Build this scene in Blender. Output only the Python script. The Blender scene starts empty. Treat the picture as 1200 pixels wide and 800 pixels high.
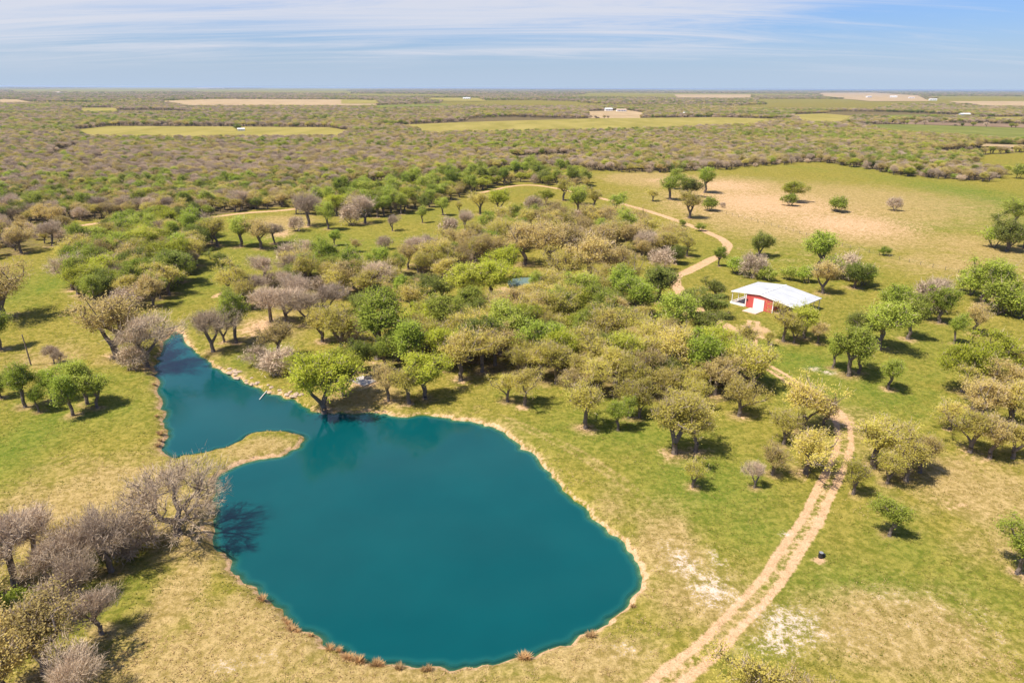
import bpy, math, random
import numpy as np
from mathutils import Matrix, Vector

# ------------------------------------------------------------------ camera
scene = bpy.context.scene
COL = scene.collection
FPX, CAMH = 800.0, 60.0
PITCH, ROLL = math.atan(297 / FPX), math.radians(0.24)
FW = np.array([0, math.cos(PITCH), -math.sin(PITCH)])
RT = np.array([1.0, 0, 0])
UP = np.cross(RT, FW)
cd = bpy.data.cameras.new('camera')
cd.sensor_width = 36; cd.lens = 24; cd.clip_start = 0.5; cd.clip_end = 120000
cam = bpy.data.objects.new('camera', cd); COL.objects.link(cam)
cx_ = RT * math.cos(ROLL) + UP * math.sin(ROLL)
cy_ = -RT * math.sin(ROLL) + UP * math.cos(ROLL)
m = Matrix.Identity(4)
for i in range(3):
    m[i][0], m[i][1], m[i][2] = cx_[i], cy_[i], -FW[i]
m.translation = (0, 0, CAMH)
cam.matrix_world = m
scene.camera = cam

# ------------------------------------------------------------------ sun, sky, exposure
SUN_EL, SUN_AZ = math.radians(60), math.radians(205)   # azimuth the light comes FROM, x axis = 0, counter-clockwise
sd = np.array([math.cos(SUN_EL) * math.cos(SUN_AZ), math.cos(SUN_EL) * math.sin(SUN_AZ), math.sin(SUN_EL)])
sl = bpy.data.lights.new('sun', 'SUN'); sl.energy = 3.25; sl.angle = math.radians(1.0); sl.color = (1.0, 0.93, 0.80)
so = bpy.data.objects.new('sun', sl); COL.objects.link(so)
so.rotation_euler = Vector(sd).to_track_quat('Z', 'Y').to_euler()
so.location = (0, 0, 200)

world = bpy.data.worlds.new('World'); scene.world = world; world.use_nodes = True
wn, wl = world.node_tree.nodes, world.node_tree.links
wn.clear()
def N(nodes, t, **kw):
    n = nodes.new(t)
    for k, v in kw.items():
        if k in ('operation', 'blend_type', 'data_type', 'noise_dimensions', 'sky_type', 'attribute_name', 'feature', 'attribute_type', 'clamp', 'noise_type', 'interpolation_type'):
            setattr(n, k, v)
        else:
            n.inputs[k].default_value = v
    return n
wout = N(wn, 'ShaderNodeOutputWorld'); bg = N(wn, 'ShaderNodeBackground', Strength=0.112)
sky = N(wn, 'ShaderNodeTexSky', sky_type='NISHITA')
sky.sun_disc = False; sky.sun_elevation = SUN_EL; sky.sun_rotation = math.pi / 2 - SUN_AZ
sky.altitude = 0; sky.air_density = 1.0; sky.dust_density = 1.0; sky.ozone_density = 2.0
# thin cirrus over the whole sky: noise on the cloud layer's plane
tc = N(wn, 'ShaderNodeTexCoord'); sx = N(wn, 'ShaderNodeSeparateXYZ'); wl.new(tc.outputs['Generated'], sx.inputs[0])
mz = N(wn, 'ShaderNodeMath', operation='MAXIMUM'); mz.inputs[1].default_value = 0.0; wl.new(sx.outputs[2], mz.inputs[0])
az = N(wn, 'ShaderNodeMath', operation='ADD'); az.inputs[1].default_value = 0.09; wl.new(mz.outputs[0], az.inputs[0])
dx = N(wn, 'ShaderNodeMath', operation='DIVIDE'); dy = N(wn, 'ShaderNodeMath', operation='DIVIDE')
wl.new(sx.outputs[0], dx.inputs[0]); wl.new(az.outputs[0], dx.inputs[1])
wl.new(sx.outputs[1], dy.inputs[0]); wl.new(az.outputs[0], dy.inputs[1])
cxyz = N(wn, 'ShaderNodeCombineXYZ'); wl.new(dx.outputs[0], cxyz.inputs[0]); wl.new(dy.outputs[0], cxyz.inputs[1])
mp = N(wn, 'ShaderNodeMapping'); wl.new(cxyz.outputs[0], mp.inputs['Vector'])
mp.inputs['Scale'].default_value = (0.16, 0.85, 1); mp.inputs['Rotation'].default_value = (0, 0, math.radians(-7)); mp.inputs['Location'].default_value = (3.91, 1.47, 0)
n1 = N(wn, 'ShaderNodeTexNoise', Scale=1.6, Detail=11, Roughness=0.7, Distortion=1.1); wl.new(mp.outputs[0], n1.inputs['Vector'])
mp2 = N(wn, 'ShaderNodeMapping'); wl.new(cxyz.outputs[0], mp2.inputs['Vector']); mp2.inputs['Scale'].default_value = (0.11, 0.2, 1); mp2.inputs['Location'].default_value = (2.3, 0.7, 0)
n2 = N(wn, 'ShaderNodeTexNoise', Scale=1.0, Detail=2); wl.new(mp2.outputs[0], n2.inputs['Vector'])
cadd = N(wn, 'ShaderNodeMath', operation='MULTIPLY_ADD'); cadd.inputs[1].default_value = 1.5; wl.new(n2.outputs[0], cadd.inputs[0]); wl.new(n1.outputs[0], cadd.inputs[2])
cr = N(wn, 'ShaderNodeMapRange', interpolation_type='SMOOTHSTEP'); wl.new(cadd.outputs[0], cr.inputs['Value'])
cr.inputs['From Min'].default_value = 1.06; cr.inputs['From Max'].default_value = 1.5; cr.inputs['To Max'].default_value = 0.88
cfade = N(wn, 'ShaderNodeMapRange', interpolation_type='SMOOTHSTEP'); wl.new(sx.outputs[2], cfade.inputs['Value']); cfade.inputs['From Min'].default_value = .005; cfade.inputs['From Max'].default_value = .05
cmul = N(wn, 'ShaderNodeMath', operation='MULTIPLY'); wl.new(cr.outputs[0], cmul.inputs[0]); wl.new(cfade.outputs[0], cmul.inputs[1])
cmix = N(wn, 'ShaderNodeMix', data_type='RGBA')
tint = N(wn, 'ShaderNodeMix', data_type='RGBA', blend_type='MULTIPLY'); tint.inputs[0].default_value = 1; tint.inputs[7].default_value = (.295, .38, .575, 1)
wl.new(sky.outputs[0], tint.inputs[6])
wl.new(cmul.outputs[0], cmix.inputs[0]); veil = N(wn, 'ShaderNodeMapRange', interpolation_type='SMOOTHSTEP'); wl.new(sx.outputs[2], veil.inputs['Value'])   # pale air low over the skyline, all the way round
veil.inputs['From Min'].default_value = .085; veil.inputs['From Max'].default_value = -.015; veil.inputs['To Max'].default_value = .8
vmix = N(wn, 'ShaderNodeMix', data_type='RGBA'); wl.new(veil.outputs[0], vmix.inputs[0]); wl.new(tint.outputs[2], vmix.inputs[6]); vmix.inputs[7].default_value = (2.05, 2.55, 3.25, 1)
wl.new(vmix.outputs[2], cmix.inputs[6]); cmix.inputs[7].default_value = (2.65, 2.72, 3.02, 1)
wl.new(cmix.outputs[2], bg.inputs[0]); wl.new(bg.outputs[0], wout.inputs[0])

vs = scene.view_settings
vs.view_transform = 'Standard'; vs.look = 'None'; vs.gamma = 1; vs.use_curve_mapping = False; vs.exposure = 1.30
scene.cycles.use_denoising = True
try:
    scene.cycles.denoiser = 'OPENIMAGEDENOISE'; scene.cycles.denoising_input_passes = 'RGB_ALBEDO_NORMAL'
except Exception: pass
scene.cycles.max_bounces = 6; scene.cycles.transparent_max_bounces = 8; scene.cycles.diffuse_bounces = 3
scene.cycles.volume_bounces = 0

# ------------------------------------------------------------------ helpers
rng = np.random.default_rng(11)
def g(px, py, z=0.0):
    """a spot on the level plane z, found from where it stands in the 1200 x 800 photograph"""
    x, y = px - 600, 400 - py
    c, s = math.cos(ROLL), math.sin(ROLL)
    d = RT * (x * c - y * s) + UP * (x * s + y * c) + FW * FPX
    t = (z - CAMH) / d[2] if d[2] < -1e-4 else 1e5
    return np.array([0, 0, CAMH]) + d * t
def ppm(p):
    """photograph pixels in a metre at point p"""
    return FPX / float(np.dot(np.array([p[0], p[1], 0 if len(p) < 3 else p[2]]) - np.array([0, 0, CAMH]), FW))
def tag(o, label=None, cat=None, group=None, kind=None):
    if label: o['label'] = label
    if cat: o['category'] = cat
    if group: o['group'] = group
    if kind: o['kind'] = kind
    return o
def mesh(name, v, f, mat=None, smooth=False):
    me = bpy.data.meshes.new(name)
    v = np.asarray(v, dtype=np.float32)
    if isinstance(f, np.ndarray):
        k = f.shape[1]; nf = len(f)
        me.vertices.add(len(v)); me.vertices.foreach_set('co', v.ravel())
        me.loops.add(nf * k); me.loops.foreach_set('vertex_index', f.astype(np.int32).ravel())
        me.polygons.add(nf); me.polygons.foreach_set('loop_start', np.arange(0, nf * k, k, dtype=np.int32))
        me.update(calc_edges=True)
    else:
        me.from_pydata([tuple(map(float, p)) for p in v], [], f); me.update()
    if mat: me.materials.append(mat)
    if smooth: me.shade_smooth()
    return me
def link(name, me, parent=None, loc=None):
    o = bpy.data.objects.new(name, me); COL.objects.link(o)
    if parent is not None: o.parent = parent
    if loc is not None: o.location = loc
    return o
def empty(name, loc, rz=0.0):
    o = bpy.data.objects.new(name, None); COL.objects.link(o)
    o.location = loc; o.rotation_euler = (0, 0, rz); o.empty_display_size = 0.5
    return o
def box(c, s, M=None):
    """eight corners and six quads; c centre, s full size"""
    v = np.array([[x, y, z] for z in (-.5, .5) for y in (-.5, .5) for x in (-.5, .5)]) * np.array(s) + np.array(c)
    f = [(0, 2, 3, 1), (4, 5, 7, 6), (0, 1, 5, 4), (2, 6, 7, 3), (0, 4, 6, 2), (1, 3, 7, 5)]
    return v, f
def join(parts):
    V, F, o = [], [], 0
    for v, f in parts:
        V.append(np.asarray(v, float)); F += [tuple(int(i) + o for i in q) for q in f]; o += len(v)
    return np.concatenate(V), F
def cyl(p0, p1, r0, r1, n=8, caps=True):
    p0, p1 = np.array(p0, float), np.array(p1, float)
    d = p1 - p0; d /= np.linalg.norm(d) + 1e-9
    a = np.cross(d, [0, 0, 1.0] if abs(d[2]) < .9 else [1.0, 0, 0]); a /= np.linalg.norm(a); b = np.cross(d, a)
    t = np.arange(n) * 2 * math.pi / n
    ring = np.cos(t)[:, None] * a + np.sin(t)[:, None] * b
    v = np.concatenate([p0 + ring * r0, p1 + ring * r1])
    f = [(i, (i + 1) % n, n + (i + 1) % n, n + i) for i in range(n)]
    if caps: f += [tuple(range(n))[::-1], tuple(range(n, 2 * n))]
    return v, f
def lin(r, g_, b):
    f = lambda c: ((c / 255 + .055) / 1.055) ** 2.4 if c > 10 else c / 255 / 12.92
    return (f(r), f(g_), f(b), 1)
def vnoise(x, y, seed=0):
    """smooth value noise, unit cells"""
    x = np.asarray(x, float); y = np.asarray(y, float)
    xi, yi = np.floor(x).astype(np.int64), np.floor(y).astype(np.int64)
    fx, fy = x - xi, y - yi
    fx = fx * fx * (3 - 2 * fx); fy = fy * fy * (3 - 2 * fy)
    def h(a, b):
        n = (a * 374761393 + b * 668265263 + seed * 974711) & 0x7fffffff
        n = ((n ^ (n >> 13)) * 1274126177) & 0x7fffffff
        return ((n ^ (n >> 16)) & 0xffff) / 65535.0
    return (h(xi, yi) * (1 - fx) + h(xi + 1, yi) * fx) * (1 - fy) + (h(xi, yi + 1) * (1 - fx) + h(xi + 1, yi + 1) * fx) * fy
def inpoly(x, y, P):
    x = np.asarray(x, float); y = np.asarray(y, float); r = np.zeros(x.shape, bool)
    n = len(P)
    for i in range(n):
        (x0, y0), (x1, y1) = P[i][:2], P[(i + 1) % n][:2]
        c = (y0 > y) != (y1 > y)
        with np.errstate(divide='ignore', invalid='ignore'):
            r ^= c & (x < (x1 - x0) * (y - y0) / (y1 - y0 + 1e-12) + x0)
    return r
def polydist(x, y, P, closed=True):
    x = np.asarray(x, float).ravel(); y = np.asarray(y, float).ravel(); best = np.full(x.shape, 1e9)
    n = len(P)
    for i in range(n if closed else n - 1):
        a, b = np.array(P[i][:2]), np.array(P[(i + 1) % n][:2]); d = b - a; L = float(d @ d) + 1e-9
        t = np.clip(((x - a[0]) * d[0] + (y - a[1]) * d[1]) / L, 0, 1)
        best = np.minimum(best, np.hypot(x - a[0] - t * d[0], y - a[1] - t * d[1]))
    return best
def spline(P, per=6, closed=False):
    P = [np.array(p, float) for p in P]; n = len(P); out = []
    for i in range(n if closed else n - 1):
        p0 = P[(i - 1) % n] if closed or i > 0 else 2 * P[0] - P[1]
        p1, p2 = P[i], P[(i + 1) % n]
        p3 = P[(i + 2) % n] if closed or i < n - 2 else 2 * P[-1] - P[-2]
        for k in range(per):
            t = k / per
            out.append(.5 * (2 * p1 + (p2 - p0) * t + (2 * p0 - 5 * p1 + 4 * p2 - p3) * t * t + (3 * p1 - p0 - 3 * p2 + p3) * t ** 3))
    if not closed: out.append(P[-1])
    return out

# ------------------------------------------------------------------ materials
def mat_new(name):
    M = bpy.data.materials.new(name); M.use_nodes = True
    nt = M.node_tree; nt.nodes.clear()
    return M, nt.nodes, nt.links, nt.nodes.new('ShaderNodeOutputMaterial')
def mixc(n, l, fac, a, b, bt='MIX'):
    k = n.new('ShaderNodeMix'); k.data_type = 'RGBA'; k.blend_type = bt
    for s, v in ((0, fac), (6, a), (7, b)):
        if hasattr(v, 'links') or hasattr(v, 'is_linked'): l.new(v, k.inputs[s])
        else: k.inputs[s].default_value = v
    return k.outputs[2]
def math_(n, l, op, a, b=None, clamp=False):
    k = n.new('ShaderNodeMath'); k.operation = op; k.use_clamp = clamp
    for s, v in ((0, a), (1, b)):
        if v is None: continue
        if hasattr(v, 'is_linked'): l.new(v, k.inputs[s])
        else: k.inputs[s].default_value = v
    return k.outputs[0]
def noise_(n, l, vec, scale, detail=4, rough=.55, dist=0):
    k = n.new('ShaderNodeTexNoise'); k.inputs['Scale'].default_value = scale; k.inputs['Detail'].default_value = detail
    k.inputs['Roughness'].default_value = rough; k.inputs['Distortion'].default_value = dist
    if vec is not None: l.new(vec, k.inputs['Vector'])
    return k.outputs[0]
def range_(n, l, v, a, b, lo=0.0, hi=1.0):
    k = n.new('ShaderNodeMapRange'); k.interpolation_type = 'SMOOTHSTEP'; l.new(v, k.inputs['Value'])
    for s, x in (('From Min', a), ('From Max', b), ('To Min', lo), ('To Max', hi)): k.inputs[s].default_value = x
    return k.outputs[0]
def leaf_mat(name, c1, c2, c3, trans=0.42):
    """leaf colour differs from leaf to leaf and from plant to plant"""
    M, n, l, out = mat_new(name)
    geo = n.new('ShaderNodeNewGeometry'); oi = n.new('ShaderNodeObjectInfo')
    a = mixc(n, l, geo.outputs['Random Per Island'], c1, c2)
    a = mixc(n, l, math_(n, l, 'MULTIPLY', oi.outputs['Random'], 0.65), a, c3)
    # brightness from plant to plant
    r2 = math_(n, l, 'FRACT', math_(n, l, 'MULTIPLY', oi.outputs['Random'], 7.31))
    hsv = n.new('ShaderNodeHueSaturation'); l.new(a, hsv.inputs['Color']); l.new(range_(n, l, r2, 0, 1, .78, 1.22), hsv.inputs['Value'])
    a = hsv.outputs[0]
    d = n.new('ShaderNodeBsdfDiffuse'); t = n.new('ShaderNodeBsdfTranslucent'); mx = n.new('ShaderNodeMixShader')
    l.new(a, d.inputs[0]); l.new(a, t.inputs[0]); mx.inputs[0].default_value = trans
    l.new(d.outputs[0], mx.inputs[1]); l.new(t.outputs[0], mx.inputs[2]); l.new(mx.outputs[0], out.inputs[0])
    return M
def plain(name, c, rough=.8, var=.25, scale=3.0, metal=0.0, bump=0.0):
    M, n, l, out = mat_new(name)
    p = n.new('ShaderNodeBsdfPrincipled'); tcx = n.new('ShaderNodeTexCoord')
    nz = noise_(n, l, tcx.outputs['Object'], scale, 6, .6)
    a = mixc(n, l, nz, tuple(x * (1 - var) for x in c[:3]) + (1,), tuple(min(1, x * (1 + var)) for x in c[:3]) + (1,))
    l.new(a, p.inputs['Base Color']); p.inputs['Roughness'].default_value = rough; p.inputs['Metallic'].default_value = metal
    if bump:
        b = n.new('ShaderNodeBump'); b.inputs['Strength'].default_value = bump; l.new(nz, b.inputs['Height']); l.new(b.outputs[0], p.inputs['Normal'])
    l.new(p.outputs[0], out.inputs[0])
    return M

LEAF = {
    'O': leaf_mat('leaf_olive', (.54, .475, .095, 1), (.40, .38, .06, 1), (.60, .47, .135, 1)),
    'Y': leaf_mat('leaf_yellow_green', (.46, .46, .05, 1), (.33, .38, .04, 1), (.42, .42, .07, 1)),
    'G': leaf_mat('leaf_spring_green', (.35, .42, .06, 1), (.24, .32, .04, 1), (.43, .44, .085, 1)),
    'D': leaf_mat('leaf_dark_green', (.235, .27, .055, 1), (.155, .195, .04, 1), (.31, .32, .075, 1)),
    'H': leaf_mat('leaf_tan_bud', (.54, .41, .165, 1), (.40, .32, .11, 1), (.54, .42, .13, 1)),
    'B': leaf_mat('twig_mauve', (.56, .435, .32, 1), (.42, .32, .225, 1), (.58, .45, .30, 1), .15),
}
BARK = plain('bark', (.15, .115, .09), .9, .4, 6)
PALEBARK = plain('pale_bark', (.34, .28, .23), .9, .3, 6)

def ground_mat():
    M, n, l, out = mat_new('ground_cover')
    geo = n.new('ShaderNodeNewGeometry'); P = geo.outputs['Position']
    def at(nm):
        k = n.new('ShaderNodeAttribute'); k.attribute_name = nm; return k.outputs['Fac']
    dry, lush, bare, chalk, litter = at('dry'), at('lush'), at('bare'), at('chalk'), at('litter')
    big, mid, fine, tuft = noise_(n, l, P, .022, 4, .55, .6), noise_(n, l, P, .16, 6, .62, .4), noise_(n, l, P, 1.1, 6, .7), noise_(n, l, P, 4.5, 3, .7)
    clump = noise_(n, l, P, .45, 5, .68, .8)
    fine = math_(n, l, 'ADD', math_(n, l, 'MULTIPLY', fine, .6), math_(n, l, 'MULTIPLY', clump, .4))
    olive = mixc(n, l, range_(n, l, fine, .40, .60), (.150, .140, .020, 1), (.31, .245, .055, 1))
    green = mixc(n, l, range_(n, l, fine, .38, .62), (.076, .125, .014, 1), (.195, .215, .034, 1))
    straw = mixc(n, l, range_(n, l, fine, .38, .62), (.25, .175, .055, 1), (.46, .325, .15, 1))
    soil = mixc(n, l, range_(n, l, fine, .3, .7), (.45, .275, .145, 1), (.60, .395, .235, 1))
    pale = mixc(n, l, fine, (.50, .37, .28, 1), (.72, .60, .52, 1))
    f_g = math_(n, l, 'ADD', math_(n, l, 'MULTIPLY', lush, .95), range_(n, l, math_(n, l, 'ADD', math_(n, l, 'MULTIPLY', big, .7), math_(n, l, 'MULTIPLY', mid, .5)), .56, .84, 0, .6), True)
    f_d = range_(n, l, math_(n, l, 'ADD', math_(n, l, 'ADD', dry, math_(n, l, 'MULTIPLY', mid, .75)), math_(n, l, 'MULTIPLY', fine, .5)), .72, 1.18)
    c = mixc(n, l, f_g, olive, green)
    c = mixc(n, l, math_(n, l, 'MULTIPLY', f_d, .85), c, straw)
    brown = mixc(n, l, range_(n, l, fine, .38, .62), (.085, .062, .036, 1), (.185, .135, .080, 1))
    c = mixc(n, l, range_(n, l, math_(n, l, 'ADD', litter, math_(n, l, 'MULTIPLY', math_(n, l, 'SUBTRACT', mid, .5), .9)), .25, .7, 0, .9), c, brown)
    f_b = range_(n, l, math_(n, l, 'ADD', bare, math_(n, l, 'MULTIPLY', math_(n, l, 'SUBTRACT', fine, .5), 2.0)), .24, .66)
    c = mixc(n, l, f_b, c, soil)
    f_c = range_(n, l, math_(n, l, 'ADD', math_(n, l, 'MULTIPLY', chalk, .34), math_(n, l, 'ADD', math_(n, l, 'MULTIPLY', tuft, 1.0), math_(n, l, 'MULTIPLY', fine, 1.3))), 1.36, 1.60)
    c = mixc(n, l, math_(n, l, 'MULTIPLY', f_c, range_(n, l, chalk, .02, .2)), c, pale)
    grit = noise_(n, l, P, 8.0, 2, .8)
    c = mixc(n, l, range_(n, l, math_(n, l, 'ADD', math_(n, l, 'MULTIPLY', tuft, .5), math_(n, l, 'MULTIPLY', grit, .5)), .44, .66, 0, .55), c, (.055, .046, .014, 1))
    p = n.new('ShaderNodeBsdfDiffuse'); l.new(c, p.inputs['Color'])
    b = n.new('ShaderNodeBump'); b.inputs['Strength'].default_value = .55; b.inputs['Distance'].default_value = .25
    l.new(math_(n, l, 'ADD', fine, math_(n, l, 'MULTIPLY', tuft, .5)), b.inputs['Height']); l.new(b.outputs[0], p.inputs['Normal'])
    l.new(p.outputs[0], out.inputs[0])
    return M
GROUND = ground_mat()

# ------------------------------------------------------------------ pond outline
WATER_Z = -0.8
SHORE_PX = [(203, 388), (196, 398), (189, 412), (184, 424), (184, 436), (187, 454), (190, 474), (194, 497), (195, 514), (192, 525), (200, 533.5),
            (217, 535.5), (240, 532), (267, 523), (285, 515), (303, 507), (321, 506), (341, 508), (353, 513), (355, 518), (348, 524),
            (334, 532), (316, 536), (294, 541), (271, 548), (258, 555), (249, 566), (252, 590), (250, 612), (248, 631), (259, 650), (277, 676),
            (300, 695), (326, 717), (360, 740), (400, 761), (448, 779), (512, 783), (557, 779), (625, 766), (681, 747), (719, 728), (741, 706),
            (750, 684), (745, 657), (730, 635), (696, 605), (662, 575), (640, 549), (617, 527), (600, 515), (583, 503), (558, 496), (533, 491), (500, 488),
            (466, 487), (433, 484), (400, 484), (378, 484), (362, 478), (350, 470), (330, 466), (307, 458), (285, 447), (262, 436), (247, 425),
            (237, 419), (226, 409), (217, 398), (211, 389)]
SHORE = [g(x, y, WATER_Z)[:2] for x, y in SHORE_PX]
SHORE = spline(SHORE, 5, True)
SHORE = [p + (np.array([vnoise(p[0] * .8, p[1] * .8, 3), vnoise(p[0] * .8, p[1] * .8, 5)]) - .5) * 1.5 for p in SHORE]
SHORE_XY = np.array(SHORE)
def shore_sd(x, y):
    x = np.asarray(x, float).ravel(); y = np.asarray(y, float).ravel()
    d = np.full(x.shape, 200.0)
    near = (x > -135) & (x < 60) & (y > 40) & (y < 200)
    if near.any():
        dd = polydist(x[near], y[near], SHORE); ins = inpoly(x[near], y[near], SHORE)
        d[near] = np.where(ins, -dd, dd)
    return d
def height(x, y, sdv=None):
    x = np.asarray(x, float).ravel(); y = np.asarray(y, float).ravel()
    if sdv is None: sdv = shore_sd(x, y)
    und = (vnoise(x / 60, y / 60, 1) - .5) * 1.1 + (vnoise(x / 17, y / 17, 2) - .5) * .35
    keep = np.clip((sdv - 1) / 14, 0, 1)
    out = WATER_Z + .85 * (1 - np.exp(-np.maximum(sdv, 0) / .8)) + (vnoise(x * .9, y * .9, 9) - .5) * .22 * np.clip(sdv / .5, 0, 1) * np.exp(-np.maximum(sdv, 0) / 6)
    inn = WATER_Z - np.minimum(3.0, np.maximum(-sdv, 0) * .8)
    return np.where(sdv > 0, out + und * keep, inn)
def hz(x, y): return float(height([x], [y])[0])

# ------------------------------------------------------------------ ground sheet
def axis(lo, hi, a, b, step, grow_lo, grow_hi):
    mid = np.arange(a, b + 1e-6, step); L, H = [], []
    s, p = step, a
    while p > lo: s *= grow_lo; p -= s; L.append(p)
    s, p = step, b
    while p < hi: s *= grow_hi; p += s; H.append(p)
    return np.array(L[::-1] + list(mid) + H)
gx = axis(-45000, 45000, -92, 72, .6, 1.025, 1.025)
gy = axis(-3000, 60000, 50, 175, .6, 1.25, 1.013)
X, Y = np.meshgrid(gx, gy); nx, ny = len(gx), len(gy)
xf, yf = X.ravel(), Y.ravel()
SDG = shore_sd(xf, yf)
zf = height(xf, yf, SDG)
idx = np.arange(nx * ny).reshape(ny, nx)
quads = np.stack([idx[:-1, :-1], idx[:-1, 1:], idx[1:, 1:], idx[1:, :-1]], -1).reshape(-1, 4)
gm = mesh('ground', np.stack([xf, yf, zf], 1), quads, GROUND, True)
ground = tag(link('ground', gm), 'rolling pasture ground of green and straw coloured grass', kind='structure')

BLOBS = {  # photograph position and radii of patches of the ground cover
    'lush': [(15, 525, 50, 70, .9), (740, 505, 120, 30, .8), (820, 565, 85, 55, .9), (60, 330, 60, 40, .6), (880, 620, 70, 30, .7), (1010, 690, 130, 40, .75), (110, 690, 60, 40, .8),
             (570, 515, 60, 20, .6), (1110, 243, 110, 14, 1.0), (1180, 238, 50, 28, 1.0), (1100, 262, 80, 8, .7), (1000, 470, 120, 30, .5), (960, 425, 90, 30, .6), (330, 290, 140, 25, .5), (240, 330, 40, 25, .6), (300, 415, 30, 20, .7),
             (90, 480, 90, 25, .6), (1120, 690, 120, 40, .5), (900, 300, 120, 20, .35), (1080, 400, 100, 40, .5), (640, 475, 60, 20, .4), (1060, 640, 50, 30, .6), (500, 250, 60, 12, .4), (880, 770, 40, 30, .5)],
    'dry': [(95, 600, 120, 45, .7), (130, 560, 90, 30, .5), (300, 745, 110, 50, .75), (205, 700, 35, 80, .6), (960, 235, 190, 24, .7), (900, 245, 110, 26, .95), (870, 220, 80, 15, .7), (1050, 735, 110, 45, .7), (1140, 570, 90, 40, .6),
            (690, 770, 90, 30, .7), (785, 640, 45, 60, .6), (420, 785, 200, 30, .6), (240, 610, 60, 40, .7), (300, 525, 50, 14, .6), (1000, 265, 60, 20, .9), (1150, 290, 90, 20, .5), (425, 460, 50, 20, .8), (1170, 640, 60, 40, .4),
            (830, 700, 90, 50, .5), (720, 600, 40, 40, .3), (640, 380, 150, 40, .35), (310, 385, 60, 25, .5), (60, 420, 60, 20, .4), (770, 210, 60, 8, .9), (1120, 310, 90, 16, .5), (330, 262, 40, 10, .7), (200, 780, 120, 30, .6), (1000, 500, 60, 30, .4)],
    'bare': [(308, 384, 26, 11, .75), (428, 448, 22, 9, .6), (838, 400, 22, 9, .75), (886, 388, 18, 8, .9), (790, 212, 42, 4, .6), (256, 346, 6, 3, .9), (945, 362, 9, 3, .8), (960, 655, 9, 5, .8), (612, 478, 10, 4, .7), (1050, 548, 22, 5, .6),
             (985, 490, 18, 22, .5), (890, 238, 120, 22, .60), (990, 262, 95, 16, .60), (850, 218, 70, 10, .56), (770, 430, 30, 10, .5), (560, 385, 24, 8, .5), (330, 275, 18, 6, .6), (590, 340, 14, 5, .6), (930, 305, 40, 4, .3), (240, 620, 30, 14, .45), (1120, 590, 30, 10, .35)],
    'chalk': [(800, 660, 26, 20, .95), (833, 690, 34, 26, 1.0), (925, 730, 50, 26, 1.0), (910, 752, 40, 18, .9), (955, 432, 12, 3.5, 1.1), (970, 436, 12, 3, 1.1), (272, 780, 30, 10, .7), (310, 770, 30, 14, .5), (920, 625, 9, 4, .9), (1060, 705, 70, 30, .45),
              (1000, 745, 60, 24, .5), (787, 645, 20, 16, .7), (730, 760, 30, 12, .6), (840, 655, 14, 16, .7), (1140, 735, 60, 40, .4)],
}
def blob_field(x, y, key):
    a = np.zeros(len(x))
    for (bx, by, rx, ry, s) in BLOBS[key]:
        c = g(bx, by); k = ppm(c); sn = CAMH / math.hypot(CAMH, math.hypot(c[0], c[1]))
        d2 = ((x - c[0]) * k / rx) ** 2 + ((y - c[1]) * k * sn / ry) ** 2
        a = np.maximum(a, s * np.exp(-d2 * .9))
    return a
def set_attr(me, key, val):
    at = me.attributes.new(key, 'FLOAT', 'POINT'); at.data.foreach_set('value', np.ascontiguousarray(val, dtype=np.float32))
TREES = []      # filled below; litter under the crowns is added to the ground cover afterwards
GF = {k: blob_field(xf, yf, k) for k in BLOBS}
# worn trails: paler, drier grass where wheels and cattle pass
for tr in ([(560, 478), (640, 512), (700, 545), (760, 590), (800, 640)], [(262, 798), (222, 730), (197, 675), (200, 640)], [(790, 762), (700, 792), (600, 803), (450, 800), (330, 770)], [(850, 290), (960, 300), (1040, 312), (1200, 350)], [(1080, 300), (1140, 284), (1200, 272)]):
    T_ = spline([g(*p)[:2] for p in tr], 8); T_ = np.array(T_); a = (xf > T_[:, 0].min() - 5) & (xf < T_[:, 0].max() + 5) & (yf > T_[:, 1].min() - 5) & (yf < T_[:, 1].max() + 5)
    dd = polydist(xf[a], yf[a], list(T_), False); GF['dry'][a] = np.maximum(GF['dry'][a], .45 * np.maximum(np.exp(-((dd - .9) / .4) ** 2), .5 * np.exp(-(dd / 1.4) ** 2)))
# eroded rim round the water
rim = np.exp(-((SDG - .25) / .42) ** 2) * (SDG > -3)
px_side = vnoise(xf / 9, yf / 9, 21)
GF['bare'] = np.maximum(GF['bare'], rim * (.40 + .5 * px_side))
GF['dry'] = np.maximum(GF['dry'], np.exp(-np.maximum(SDG, 0) / 1.5) * (.05 + .75 * px_side) * (SDG < 60))

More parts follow.
